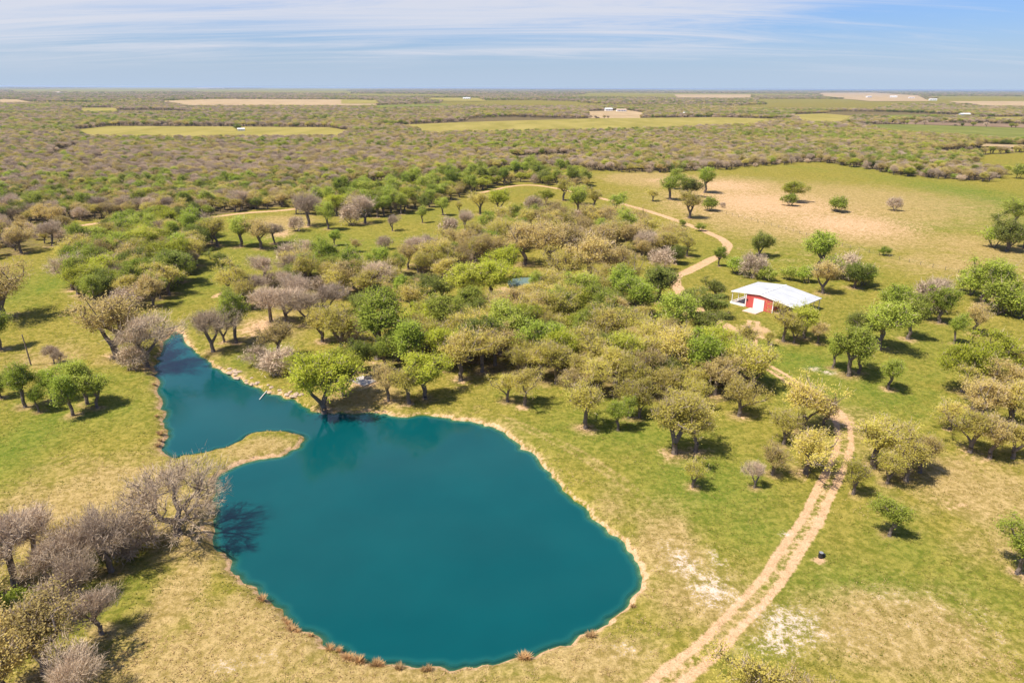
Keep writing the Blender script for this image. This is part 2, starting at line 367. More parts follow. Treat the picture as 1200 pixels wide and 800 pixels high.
# ------------------------------------------------------------------ water
def water_mat():
    M, n, l, out = mat_new('pond_water')
    k = n.new('ShaderNodeAttribute'); k.attribute_name = 'depth'
    geo = n.new('ShaderNodeNewGeometry')
    p = n.new('ShaderNodeBsdfPrincipled'); p.inputs['Roughness'].default_value = .06; p.inputs['IOR'].default_value = 1.33
    nz = noise_(n, l, geo.outputs['Position'], .07, 3)
    dep = mixc(n, l, nz, (.000, .047, .054, 1), (.001, .070, .076, 1))
    c = mixc(n, l, range_(n, l, k.outputs['Fac'], .1, 1.3), (.015, .11, .095, 1), dep)
    l.new(c, p.inputs['Base Color'])
    b = n.new('ShaderNodeBump'); b.inputs['Strength'].default_value = .10; b.inputs['Distance'].default_value = .05
    l.new(math_(n, l, 'ADD', noise_(n, l, geo.outputs['Position'], 2.2, 3), noise_(n, l, geo.outputs['Position'], .5, 2)), b.inputs['Height']); l.new(b.outputs[0], p.inputs['Normal'])
    tr = n.new('ShaderNodeBsdfTransparent'); tr.inputs[0].default_value = (.55, .9, .85, 1)
    mx = n.new('ShaderNodeMixShader'); l.new(range_(n, l, k.outputs['Fac'], .0, .95, .25, 1), mx.inputs[0])
    l.new(tr.outputs[0], mx.inputs[1]); l.new(p.outputs[0], mx.inputs[2]); l.new(mx.outputs[0], out.inputs[0])
    return M
wx, wy = np.arange(-118, 32, .8), np.arange(54, 190, .8)
WX, WY = np.meshgrid(wx, wy); wsd = shore_sd(WX.ravel(), WY.ravel()).reshape(WX.shape)
wi = np.arange(WX.size).reshape(WX.shape)
okc = wsd < 1.4
fq = okc[:-1, :-1] & okc[:-1, 1:] & okc[1:, 1:] & okc[1:, :-1]
wq = np.stack([wi[:-1, :-1], wi[:-1, 1:], wi[1:, 1:], wi[1:, :-1]], -1)[fq]
used = np.unique(wq); remap = np.full(WX.size, -1); remap[used] = np.arange(len(used))
wm = mesh('pond', np.stack([WX.ravel()[used], WY.ravel()[used], np.full(len(used), WATER_Z)], 1), remap[wq], water_mat(), True)
set_attr(wm, 'depth', np.clip(-wsd.ravel()[used] * .85, 0, 3))
tag(link('pond', wm), 'teal blue pond water with a narrow inlet and grassy spit', kind='structure')

# ------------------------------------------------------------------ roads
def ribbon(name, pts_px, half, label, ruts=True, lift=.05, strength=1.0):
    P = spline([g(*p)[:2] for p in pts_px], 14)
    P = np.array(P); seg = np.hypot(*np.diff(P, axis=0).T); s = np.concatenate([[0], np.cumsum(seg)])
    t = np.arange(0, s[-1], .7); cx, cy = np.interp(t, s, P[:, 0]), np.interp(t, s, P[:, 1])
    tx, ty = np.gradient(cx), np.gradient(cy); L = np.hypot(tx, ty); nxv, nyv = -ty / L, tx / L
    w = half * 1.9; off = np.linspace(-w, w, 25); wob = (vnoise(t / 6, t * 0, 31) - .5) * .35
    A = off[None, :] + wob[:, None]
    VX, VY = cx[:, None] + nxv[:, None] * A, cy[:, None] + nyv[:, None] * A
    VZ = height(VX.ravel(), VY.ravel()) + lift
    edge = np.repeat((np.abs(off) > w * .99)[None, :], len(t), 0).ravel(); VZ[edge] -= lift + .05
    ii = np.arange(VX.size).reshape(VX.shape)
    q = np.stack([ii[:-1, :-1], ii[1:, :-1], ii[1:, 1:], ii[:-1, 1:]], -1).reshape(-1, 4)
    me = mesh(name, np.stack([VX.ravel(), VY.ravel(), VZ], 1), q, GROUND, True)
    if ruts:
        prof = np.maximum(np.exp(-((off - half * .62) / (half * .36)) ** 2), np.exp(-((off + half * .62) / (half * .36)) ** 2))
        prof = np.maximum(prof, .38 * (np.abs(off) < half * .6))
    else:
        prof = np.clip(1.35 - (np.abs(off) / half) ** 2 * .85, 0, 1)
    b = (prof[None, :] * (.8 + .4 * vnoise(t / 4, t * 0 + 7, 33))[:, None] * strength).ravel()
    b = np.maximum(b, blob_field(VX.ravel(), VY.ravel(), 'bare'))
    set_attr(me, 'bare', b)
    for kk in ('dry', 'lush', 'chalk'): set_attr(me, kk, blob_field(VX.ravel(), VY.ravel(), kk))
    tag(link(name, me), label, kind='structure')
    return np.stack([cx, cy], 1)
TRACK = ribbon('dirt_track', [(740, 840), (786, 796), (833, 758), (880, 706), (921, 656), (952, 604), (973, 562), (987, 530), (989, 510), (984, 490), (966, 471), (940, 455), (910, 436), (892, 424), (880, 408), (882, 390), (884, 376)], 1.75, 'sandy two rut dirt track from the foreground to the barn')
ROAD2 = ribbon('ranch_road', [(560, 226), (610, 217), (650, 220), (692, 229), (735, 241), (788, 257), (828, 271), (851, 284), (848, 296), (826, 307), (806, 317), (791, 326), (800, 345), (832, 372), (862, 388), (884, 392)], 1.9, 'pale gravel ranch road bending past the field', False)
ROAD3 = ribbon('ranch_road', [(-60, 268), (60, 268), (120, 262), (180, 262), (240, 256), (290, 250), (340, 246), (400, 236)], 2.2, 'straight sandy road along the edge of the woods', False, .06, .8)
PATHW = ribbon('footpath', [(455, 402), (478, 392), (505, 379), (528, 365), (560, 352), (590, 345)], 1.1, 'sandy footpath through the oak grove', False)
ROADS = [TRACK, ROAD2, ROAD3, PATHW]

# ------------------------------------------------------------------ far fields (sheets just above the ground)
def field_mat(name, a, b, scale=.02):
    M, n, l, out = mat_new(name)
    geo = n.new('ShaderNodeNewGeometry')
    mp_ = n.new('ShaderNodeMapping'); l.new(geo.outputs['Position'], mp_.inputs[0]); mp_.inputs['Scale'].default_value = (1, .35, 1)
    nz = noise_(n, l, mp_.outputs[0], scale, 6, .65, .5)
    d = n.new('ShaderNodeBsdfDiffuse'); l.new(mixc(n, l, range_(n, l, nz, .3, .7), a, b), d.inputs[0]); l.new(d.outputs[0], out.inputs[0])
    return M
FM = {'hay': field_mat('hay_field', (.21, .18, .045, 1), (.30, .245, .075, 1)), 'tan': field_mat('tan_field', (.30, .215, .12, 1), (.40, .29, .17, 1)),
      'green': field_mat('green_field', (.12, .135, .035, 1), (.18, .18, .05, 1)), 'plow': field_mat('plowed_field', (.17, .115, .075, 1), (.24, .165, .11, 1))}
FIELDS = [  # corners in the photograph; the near edge runs on under the tree tops in front of it
    ('hay', [(84, 153), (130, 148.5), (250, 149), (385, 150), (412, 154), (400, 163), (250, 165), (110, 165)], 'narrow yellow hay field far beyond the grey woods'),
    ('hay', [(470, 147), (540, 144), (690, 139.5), (840, 138), (930, 140.5), (880, 149), (700, 156), (500, 159)], 'long yellow hay field in front of a dark tree belt'),
    ('tan', [(688, 131), (735, 129.5), (757, 133), (750, 139), (690, 139.2)], 'pinkish bare paddock behind the long hay field'),
    ('tan', [(185, 119), (250, 116.5), (400, 117), (443, 121), (440, 126), (220, 126)], 'wide tan field near the skyline'),
    ('hay', [(928, 135), (965, 133.5), (1005, 137), (985, 147), (940, 146)], 'small straw field in the woods behind the white house'),
    ('green', [(1000, 147), (1060, 146.5), (1205, 151), (1300, 153), (1300, 170), (1205, 169), (1130, 163), (1040, 157)], 'green crop field on the far side of the woods'),
    ('plow', [(1030, 145), (1060, 143.6), (1205, 146.5), (1300, 149), (1300, 152.8), (1205, 150.8), (1060, 146.3)], 'purple brown plowed strip above the green crop field'),
    ('green', [(1040, 135.5), (1085, 135), (1090, 140), (1040, 141)], 'pale green paddock behind the plowed strip'),
    ('hay', [(1145, 138), (1205, 137.5), (1205, 143), (1150, 143)], 'straw field behind the plowed strip'),
    ('tan', [(960, 109), (1020, 108.6), (1075, 112), (1090, 119), (1020, 119), (965, 114)], 'pale tan farmland near the skyline'),
    ('tan', [(790, 111), (880, 111), (880, 116), (795, 116)], 'pinkish far field below the skyline'),
    ('tan', [(1110, 119), (1205, 119), (1260, 121), (1260, 127), (1150, 126)], 'tan far field behind the dark woods'),
    ('tan', [(230, 102.6), (262, 102.7), (264, 104), (231, 104)], 'sliver of pale field on the skyline'),
    ('hay', [(505, 115), (560, 115), (570, 119), (500, 119)], 'pale far field beside a white shed'),
    ('hay', [(95, 127), (135, 127), (140, 133), (95, 133)], 'small straw clearing far in the grey woods'),
    ('tan', [(0, 117), (20, 117), (40, 121), (0, 122)], 'thin tan field far over the grey woods'),
    ('hay', [(400, 117), (440, 118), (445, 122), (400, 122)], 'pale strip of field far behind the hay'),
    ('green', [(440, 124), (520, 122), (540, 126), (440, 129)], 'green strip of pasture far behind the hay'),
    ('tan', [(1140, 170), (1200, 172), (1200, 175), (1145, 173)], 'pale road bend by the grey clump'),
]
CLEAR = []
for i, (mk, poly, lab) in enumerate(FIELDS):
    W = [g(x, y) for x, y in poly]; CLEAR.append([p[:2] for p in W])
    me = mesh('field', [(p[0], p[1], .9 + .05 * i) for p in W], [tuple(range(len(W)))[::-1]], FM[mk])
    tag(link({'hay': 'hay_field', 'tan': 'bare_field', 'green': 'crop_field', 'plow': 'plowed_field'}[mk], me), lab, kind='structure')

# ------------------------------------------------------------------ trees: skeleton, trunk mesh, crown mesh
def grow(seed, W, H, fork, ntip, center, rz, lean, low=-.25, shrub=False, lobes=5, fill=.5, stems=1, base=.8):
    r = np.random.default_rng(seed)
    nodes, par, plen = [], [], []
    def add(p, pa):
        nodes.append(np.array(p, float)); par.append(pa)
        plen.append(0 if pa < 0 else plen[pa] + np.linalg.norm(nodes[-1] - nodes[pa])); return len(nodes) - 1
    tips = []
    for s in range(stems):
        b = r.normal(0, .25 * (stems > 1), 2)
        k = add((b[0], b[1], -.35), -1); la = r.uniform(0, 2 * math.pi)
        dirn = np.array([math.cos(la), math.sin(la)]) * lean * (1 + (stems > 1))
        for j in range(1, 4):
            h = fork * H * j / 3
            k = add((b[0] + dirn[0] * h + r.normal(0, .06), b[1] + dirn[1] * h + r.normal(0, .06), h), k)
    lob = [(r.uniform(0, 2 * math.pi), r.uniform(-.3, .9), r.uniform(.12, .34)) for _ in range(lobes)]
    T = []
    while len(T) < ntip:
        d = r.normal(size=3); d /= np.linalg.norm(d)
        if d[2] < low: continue
        f = base + .06 * r.normal()
        for (la, lz, ls) in lob:
            ld = np.array([math.cos(la) * math.cos(lz), math.sin(la) * math.cos(lz), math.sin(lz)])
            f += ls * (max(0, float(d @ ld)) ** 6) - .05
        rr = min(1.12, max(.2, f)) * r.uniform(fill, 1) ** (1 / 2.2)
        T.append(np.array([d[0] * W / 2, d[1] * W / 2, d[2] * rz]) * rr + np.array([0, 0, center]))
    top = np.array([0, 0, fork * H])
    T.sort(key=lambda t: np.linalg.norm(t - top))
    for t in T:
        A = np.array(nodes); d = np.linalg.norm(A - t, axis=1)
        cost = d + .42 * np.array(plen) + np.where(A[:, 2] > t[2] + .3, 1.2, 0) + np.where(A[:, 2] < fork * H * .55, 6, 0)
        k = int(np.argmin(cost)); a = nodes[k]; L = d[k]; ns = max(1, int(L / 1.0))
        pv = r.normal(0, .13 * L, 3); pv[2] = abs(pv[2]) * .6
        for j in range(1, ns + 1):
            u = j / ns
            p = a + (t - a) * u + pv * 4 * u * (1 - u) * .5 + (r.normal(0, .05 * L, 3) if j < ns else 0)
            k = add(p, k)
        tips.append(k)
    n = len(nodes); cnt = np.zeros(n)
    for t in tips: cnt[t] += 1
    for i in range(n - 1, -1, -1):
        if par[i] >= 0: cnt[par[i]] += cnt[i]
    return np.array(nodes), par, cnt, tips, r
def tubes(nodes, par, cnt, r0, ex=.46):
    V, F, o = [], [], 0
    for i, p in enumerate(par):
        if p < 0: continue
        ra, rb = r0 * max(cnt[p], 1) ** ex, r0 * max(cnt[i], 1) ** ex
        ra = min(ra, rb * 1.5)
        if par[p] < 0: ra = rb * 1.45
        n = 7 if rb > .12 else 5 if rb > .06 else 3
        v, f = cyl(nodes[p], nodes[i], ra, rb, n, False); V.append(v); F += [tuple(x + o for x in q) for q in f]; o += len(v)
    return V, F, o
def leaves(C, D, per, rad, size, r, flat=.75):
    """leaf-sized faces in clumps round the twig ends C; D sets how many at each"""
    P = np.repeat(C, per, 0); n = len(P)
    P = P + r.normal(0, 1, (n, 3)) * np.array([rad, rad, rad * flat]) * r.uniform(.35, 1, (n, 1))
    nr = r.normal(0, 1, (n, 3)); nr[:, 2] = np.abs(nr[:, 2]) + .9; nr /= np.linalg.norm(nr, axis=1)[:, None]
    a = np.cross(nr, r.normal(0, 1, (n, 3))); a /= np.linalg.norm(a, axis=1)[:, None]; b = np.cross(nr, a)
    s = size * r.uniform(.6, 1.35, (n, 1)); a *= s; b *= s * .62
    V = np.stack([P - a, P + b * .9 - a * .1, P + a, P - b * .9 + a * .1], 1).reshape(-1, 3)
    return V, np.arange(n * 4).reshape(n, 4)
def twigs(C, O, per, ln, wd, r):
    """thin bare twigs fanning out from the branch ends C, away from O"""
    P = np.repeat(C, per, 0); n = len(P)
    P = P + r.normal(0, .28, (n, 3))
    d = P - O; d /= np.linalg.norm(d, axis=1)[:, None] + 1e-6
    d = d * .8 + r.normal(0, .6, (n, 3)) + np.array([0, 0, .25]); d /= np.linalg.norm(d, axis=1)[:, None]
    L = ln * r.uniform(.5, 1.4, (n, 1)); s = np.cross(d, r.normal(0, 1, (n, 3))); s /= np.linalg.norm(s, axis=1)[:, None]; s *= wd * r.uniform(.7, 1.3, (n, 1))
    V = np.stack([P - s, P + s, P + d * L + s * .35, P + d * L - s * .35], 1).reshape(-1, 3)
    return V, np.arange(n * 4).reshape(n, 4)
def tree_proto(kind, seed):
    """(woody mesh, crown mesh, crown width, height) at a nominal size"""
    r0 = .036; bark = BARK; W = 10.0
    if kind in 'OH':
        H = 8.6; nd = grow(seed, W, H, .15, 96, 4.2, 4.4, .09, -.72, lobes=11, fill=.3, base=.8); per, rad, sz, tw = 92, .66, .100, 8
    elif kind == 'Y':
        H = 8.8; nd = grow(seed, W, H, .13, 110, 4.3, 4.4, .06, -.75, lobes=9, fill=.4); per, rad, sz, tw = 110, .66, .12, 4
    elif kind == 'G':
        W = 8.0; H = 8.8; nd = grow(seed, W, H, .13, 92, 4.5, 4.4, .08, -.82, lobes=10, fill=.32, base=.76); per, rad, sz, tw = 110, .62, .12, 4
    elif kind == 'D':
        W = 9.0; H = 7.6; nd = grow(seed, W, H, .1, 104, 3.6, 3.9, .05, -.92, lobes=9, fill=.4, base=.78); per, rad, sz, tw = 125, .60, .12, 3
    elif kind == 'B':
        H = 8.2; nd = grow(seed, W, H, .15, 270, 4.0, 4.0, .06, -.5, lobes=11, fill=.2, base=.78); r0 = .0205; per, rad, sz, tw = 0, 0, 0, 11
    elif kind == 'W':
        W = 15.0; H = 10.0; nd = grow(seed, W, H, .17, 520, 4.9, 4.9, .03, -.35, lobes=6, fill=.2, base=1.02); r0 = .026; per, rad, sz, tw = 0, 0, 0, 7
    elif kind in 'ST':
        W = 5.0; H = 3.4; nd = grow(seed, W, H, .06, 46, 1.5, 1.9, .1, -.5, lobes=6, fill=.3, stems=3); r0 = .018
        per, rad, sz, tw = (90, .48, .115, 3) if kind == 'S' else (12, .4, .13, 26)
    nodes, par, cnt, tips, r = nd
    V, F, o = tubes(nodes, par, cnt, r0)
    wood = mesh('trunk', np.concatenate(V), F, bark)
    C = nodes[tips]; O = np.array([0, 0, H * .3])
    parts, mats = [], []
    if per:
        lk = {'S': 'G', 'T': 'B'}.get(kind, kind)
        keep = r.random(len(C)) < (.80 if kind in 'OH' else .92)
        extra = (C[keep][:-1] + C[keep][1:]) / 2 if False else C[keep]
        parts.append(leaves(extra, None, per, rad, sz, r, .58 if kind in 'OHY' else .75)); mats.append(LEAF[lk])
    if tw:
        C2 = np.concatenate([C, nodes[np.array(par)[tips]]]) if kind in 'BTW' else C
        parts.append(twigs(C2, O, tw, .75 if kind == 'W' else .55 if kind != 'T' else .42, .019 if kind == 'B' else .024 if kind == 'W' else .022, r)); mats.append(LEAF['B'])
    V = np.concatenate([p[0] for p in parts]); off = 0; Q = []; MI = []
    for k, (v, q) in enumerate(parts):
        Q.append(q + off); MI.append(np.full(len(q), k)); off += len(v)
    cr_ = mesh('crown', V, np.concatenate(Q)); 
    for mm in mats: cr_.materials.append(mm)
    cr_.polygons.foreach_set('material_index', np.concatenate(MI).astype(np.int32))
    return wood, cr_, W, H
NV = {'O': 6, 'H': 4, 'Y': 3, 'G': 4, 'D': 3, 'B': 5, 'S': 4, 'T': 4, 'W': 1}
PROTO = {k: [tree_proto(k, 100 * ord(k) + i) for i in range(n)] for k, n in NV.items()}
KNAME = {'O': 'oak_tree', 'H': 'oak_tree', 'Y': 'oak_tree', 'G': 'leafy_tree', 'D': 'evergreen_tree', 'B': 'bare_tree', 'W': 'bare_tree', 'S': 'shrub', 'T': 'shrub'}
KPHR = {'O': 'olive budding oak', 'H': 'tan budding oak', 'Y': 'yellow green oak', 'G': 'fresh green leafy tree', 'D': 'dark green rounded tree', 'B': 'bare mauve grey tree', 'S': 'low green shrub', 'T': 'leafless mauve shrub'}
KCAT = {'S': 'shrub', 'T': 'shrub'}

# photograph spot of the trunk foot, crown width in pixels, kind, (own label), (height factor)
LIST = [
 (209, 626, 118, 'W', 'wide bare tree spreading its branches over the pond shore', 1.0), (131, 671, 92, 'B', 'crooked dark limbed bare tree leaning beside the big shore tree'), (100, 678, 80, 'B'), (18, 685, 110, 'B'), (44, 655, 80, 'B'), (75, 720, 60, 'T'), (30, 722, 50, 'S'), (120, 745, 70, 'B'), (2, 770, 60, 'T'), (150, 655, 60, 'T'), (88, 660, 60, 'H'), (62, 692, 85, 'B'), (95, 706, 70, 'B'),
 (8, 738, 36, 'G', 'bright green sapling among the bare grey trees'), (55, 792, 125, 'H'), (12, 826, 120, 'H'), (884, 846, 118, 'O', 'olive oak crown at the bottom edge beside the dirt track'), (935, 872, 100, 'H'), (-30, 760, 110, 'H'), (-20, 700, 90, 'B'), (165, 640, 50, 'T'), (-35, 640, 80, 'B'), (95, 835, 90, 'B'),
 (5, 374, 92, 'H', 'large tan oak cut by the picture edge above the meadow'), (2, 411, 46, 'G', 'dark leafed green tree by the leaning post'), (64, 427, 26, 'B'), (71, 431, 24, 'B'),
 (30, 478, 46, 'G'), (62, 470, 40, 'G'), (46, 483, 28, 'G'), (86, 486, 44, 'G'), (103, 473, 50, 'G'), (114, 477, 42, 'G'), (2, 468, 30, 'D'),
 (138, 420, 104, 'H'), (172, 430, 84, 'B'), (160, 432, 40, 'T'), (250, 412, 62, 'B'), (263, 401, 40, 'B'), (277, 402, 46, 'G', 'green tree at the head of the inlet', 1.15), (327, 419, 52, 'H'), (322, 438, 44, 'T'), (306, 430, 36, 'T'),
 (318, 378, 60, 'B'), (336, 377, 58, 'B'), (360, 381, 56, 'B'), (384, 371, 52, 'B'), (352, 362, 50, 'B'), (300, 350, 40, 'B'), (280, 350, 50, 'O'), (290, 362, 42, 'O'), (268, 345, 34, 'O'), (272, 360, 26, 'D'), (290, 362, 30, 'D'), (350, 332, 34, 'D'), (310, 330, 40, 'B'), (340, 315, 40, 'T'),
 (379, 480, 80, 'Y', 'large yellow green oak overhanging the pond beside the concrete pad', 1.3), (402, 464, 62, 'Y'), (352, 448, 40, 'Y'), (442, 420, 84, 'G', 'broad green tree beside the sandy footpath'), (424, 434, 44, 'D'), (452, 432, 40, 'G'), (400, 410, 62, 'O'), (378, 400, 50, 'O'), (412, 400, 44, 'T'), (455, 380, 46, 'O'), (425, 372, 44, 'D'), (430, 352, 50, 'O'), (395, 350, 40, 'O'),
 (479, 473, 58, 'O'), (498, 467, 60, 'Y', 'dark trunked yellow green oak at the water edge'), (455, 470, 44, 'H'), (540, 446, 70, 'O'), (520, 432, 60, 'Y'), (565, 436, 60, 'O'), (595, 471, 42, 'O'), (615, 475, 52, 'O'), (632, 446, 60, 'O'), (652, 450, 60, 'O'), (580, 428, 55, 'H'),
 (686, 502, 66, 'O', 'forked oak with a tall pale trunk on the open grass'), (724, 504, 38, 'G', 'compact bright green tree beside the forked oak'), (737, 489, 52, 'O'), (749, 489, 44, 'O'), (700, 462, 55, 'O'), (720, 450, 55, 'O'), (755, 455, 50, 'H'), (670, 470, 46, 'H'),
 (790, 531, 86, 'O'), (815, 528, 66, 'O'), (812, 570, 38, 'O', 'small green oak in front of the wide olive oaks'), (866, 487, 58, 'O'), (838, 462, 60, 'H'), (811, 480, 46, 'O'), (780, 470, 50, 'O'), (795, 500, 50, 'O'), (884, 571, 32, 'B', 'small whitish bare tree on the open grass'), (905, 556, 44, 'H'), (944, 554, 74, 'O'), (940, 506, 74, 'O'), (918, 520, 50, 'O'), (965, 500, 46, 'H'),
 (1024, 547, 78, 'O'), (1062, 562, 68, 'O'), (1000, 578, 46, 'O'), (1078, 552, 56, 'H'), (1040, 565, 46, 'O'), (1043, 626, 46, 'G', 'fresh green tree standing alone below the oaks'), (1192, 672, 54, 'G', 'fresh green tree on the open slope at the picture edge'),
 (1112, 502, 42, 'O'), (1137, 529, 66, 'O'), (1160, 536, 58, 'H'), (1187, 536, 58, 'O'), (1150, 498, 66, 'H'), (1182, 498, 66, 'O'), (1128, 458, 64, 'Y'), (1160, 446, 66, 'Y'), (1197, 446, 60, 'O'), (1175, 470, 60, 'H'), (1215, 520, 70, 'O'), (1140, 478, 50, 'O'), (1205, 480, 60, 'H'),
 (1041, 456, 36, 'G', 'round bright green tree alone on the lawn'), (994, 440, 56, 'G'), (1006, 437, 42, 'G'), (976, 431, 32, 'G'), (1030, 409, 62, 'G'), (1012, 398, 44, 'D'), (1064, 397, 46, 'G'), (1046, 378, 48, 'G'), (1100, 378, 46, 'G'), (1087, 364, 50, 'T'), (1075, 372, 40, 'D'), (1098, 352, 34, 'B'), (1118, 402, 28, 'G', 'small round green tree beside the pale twisted trunk'), (1140, 391, 38, 'H', 'twisted pale trunk oak next to the small round green tree'),
 (1150, 357, 56, 'G'), (1172, 368, 56, 'S'), (1190, 372, 46, 'S'), (1135, 345, 40, 'S'), (1165, 350, 46, 'G'),
 (918, 400, 46, 'O'), (942, 396, 42, 'Y'), (958, 402, 30, 'H'), (930, 402, 30, 'O'), (900, 405, 26, 'O'), (964, 343, 46, 'H'), (958, 318, 50, 'G'), (925, 328, 22, 'S'), (897, 328, 24, 'S'), (880, 325, 36, 'T'), (863, 320, 28, 'S'), (890, 299, 36, 'D'), (842, 311, 20, 'G'), (1001, 337, 40, 'D'), (990, 327, 42, 'T'), (1012, 334, 32, 'S'), (975, 325, 34, 'S'), (945, 330, 26, 'S'),
 (927, 237, 34, 'Y', 'lone yellow green oak in the dry field'), (925, 242, 20, 'S'), (981, 249, 26, 'S'), (1048, 248, 20, 'T'), (1036, 299, 15, 'S'), (1180, 294, 50, 'D'), (1186, 268, 32, 'G'), (1165, 290, 34, 'S'), (1200, 290, 40, 'D'), (1128, 323, 9, 'S'), (1195, 210, 22, 'S'),
 (824, 398, 52, 'D', 'tall dark green tree beside the barn', .85), (828, 372, 48, 'D', None, .8), (806, 372, 44, 'D'), (796, 398, 58, 'G', 'bright lime green tree in the grove near the barn', .9), (772, 352, 56, 'D', 'dark rounded evergreen at the end of the ranch road'), (752, 354, 26, 'G'), (748, 397, 34, 'D'), (838, 348, 32, 'D', None, .8), (860, 430, 46, 'H'), (872, 415, 44, 'O'), (848, 418, 40, 'O'), (780, 418, 50, 'H'),
 (645, 314, 70, 'H'), (690, 332, 76, 'H'), (725, 333, 56, 'H'), (615, 310, 60, 'H'), (665, 305, 60, 'H'), (705, 305, 56, 'H'), (660, 338, 60, 'O'), (630, 352, 30, 'G', 'green tree rising in front of the teal roof'), (575, 352, 62, 'Y'), (548, 356, 60, 'Y'), (590, 330, 46, 'Y'), (505, 356, 46, 'D'), (518, 350, 30, 'D'), (470, 352, 30, 'G'), (440, 347, 58, 'B'), (470, 322, 24, 'G'), (487, 310, 42, 'B'), (502, 304, 40, 'B'), (520, 335, 40, 'O'), (482, 366, 40, 'O'), (455, 330, 40, 'O'), (578, 374, 40, 'O'), (650, 358, 50, 'O'), (620, 378, 46, 'O'), (655, 340, 34, 'O'), (640, 354, 36, 'O'), (616, 357, 34, 'O'), (606, 350, 22, 'Y'), (545, 380, 50, 'G'), (520, 402, 60, 'G'), (494, 385, 40, 'O'),
 (262, 320, 30, 'D', 'dark round evergreen alone on the green meadow'), (275, 328, 26, 'S', 'bright green bush at the foot of the dark evergreen'), (208, 332, 60, 'D'), (180, 360, 44, 'H'), (158, 362, 40, 'T'), (205, 338, 34, 'S'),
 (306, 292, 44, 'H'), (322, 286, 32, 'B'), (283, 290, 40, 'G'), (255, 290, 40, 'O'), (240, 280, 38, 'T'), (363, 301, 28, 'B'), (417, 295, 20, 'H'), (392, 288, 18, 'G'), (460, 272, 22, 'B'), (428, 262, 46, 'B'), (410, 265, 30, 'T'), (385, 270, 30, 'G'), (362, 266, 50, 'B'), (348, 272, 24, 'T'), (450, 292, 20, 'T'), (528, 276, 26, 'T'), (545, 270, 28, 'B'), (519, 252, 22, 'G'), (538, 248, 20, 'O'), (563, 251, 34, 'O'), (583, 268, 22, 'H'), (585, 250, 30, 'Y'), (495, 262, 16, 'G'),
 (722, 252, 24, 'G', 'small green tree beside the pale ranch road'), (765, 236, 26, 'O'), (785, 234, 34, 'G'), (808, 230, 34, 'D'), (826, 226, 32, 'G'), (808, 256, 40, 'O'), (830, 248, 24, 'S'), (820, 270, 13, 'S'), (800, 265, 10, 'S'), (847, 244, 8, 'T'), (790, 222, 26, 'G'), (660, 235, 34, 'O'), (680, 240, 34, 'O'), (678, 254, 34, 'G'), (695, 246, 30, 'O'), (640, 240, 26, 'Y'), (625, 250, 24, 'T'), (775, 316, 34, 'T', 'round whitish shrub beside the ranch road bend'), (752, 300, 40, 'B'), (790, 308, 26, 'D'), (805, 300, 30, 'O'), (760, 280, 30, 'O'), (735, 285, 40, 'G'), (720, 292, 40, 'O'),
 (280, 153.5, 12, 'D', 'dark tree alone in the narrow far hay field'),
]
# stretches of closer wood, each tree still a thing: corners, spacing in metres, mix of kinds
ZONES = [
 ([(455, 440), (480, 400), (560, 390), (600, 372), (640, 345), (745, 345), (755, 390), (790, 425), (850, 430), (885, 440), (890, 460), (830, 475), (760, 470), (700, 465), (650, 452), (600, 440), (540, 432)], 4.6, 'OOOOOOOHHYYYGGD'),
 ([(85, 318), (92, 300), (112, 282), (170, 268), (240, 276), (262, 288), (225, 298), (232, 318), (205, 338), (196, 352), (150, 366), (110, 365), (95, 352), (80, 335)], 4.7, 'OOGGTTSSYDHB'),
 ([(-90, 268), (0, 270), (40, 262), (88, 268), (92, 279), (60, 290), (0, 302), (-90, 315)], 6.5, 'HHHTTOB'),
 ([(490, 330), (470, 318), (520, 300), (560, 285), (600, 262), (640, 268), (700, 262), (745, 270), (790, 290), (780, 303), (735, 305), (690, 290), (620, 292), (570, 312)], 4.9, 'OOOHHHTTYGB'),
 ([(340, 252), (400, 225), (520, 212), (620, 203), (690, 205), (688, 222), (605, 213), (560, 224), (500, 246), (440, 255), (380, 252)], 6.0, 'OOOYYGGTHD'),
 ([(300, 330), (340, 322), (400, 322), (450, 318), (470, 335), (420, 345), (360, 345), (320, 345)], 5.4, 'OOBBTHG'),
]
WOOD_NEAR = [(-700, 266), (-90, 266), (0, 264), (95, 260), (150, 258), (200, 260), (240, 256), (330, 244), (345, 243), (400, 217), (520, 205), (620, 196), (690, 200), (760, 203), (850, 199), (885, 196), (960, 191), (1010, 198), (1050, 206), (1130, 213), (1160, 214), (1185, 204), (1215, 203), (2000, 215)]

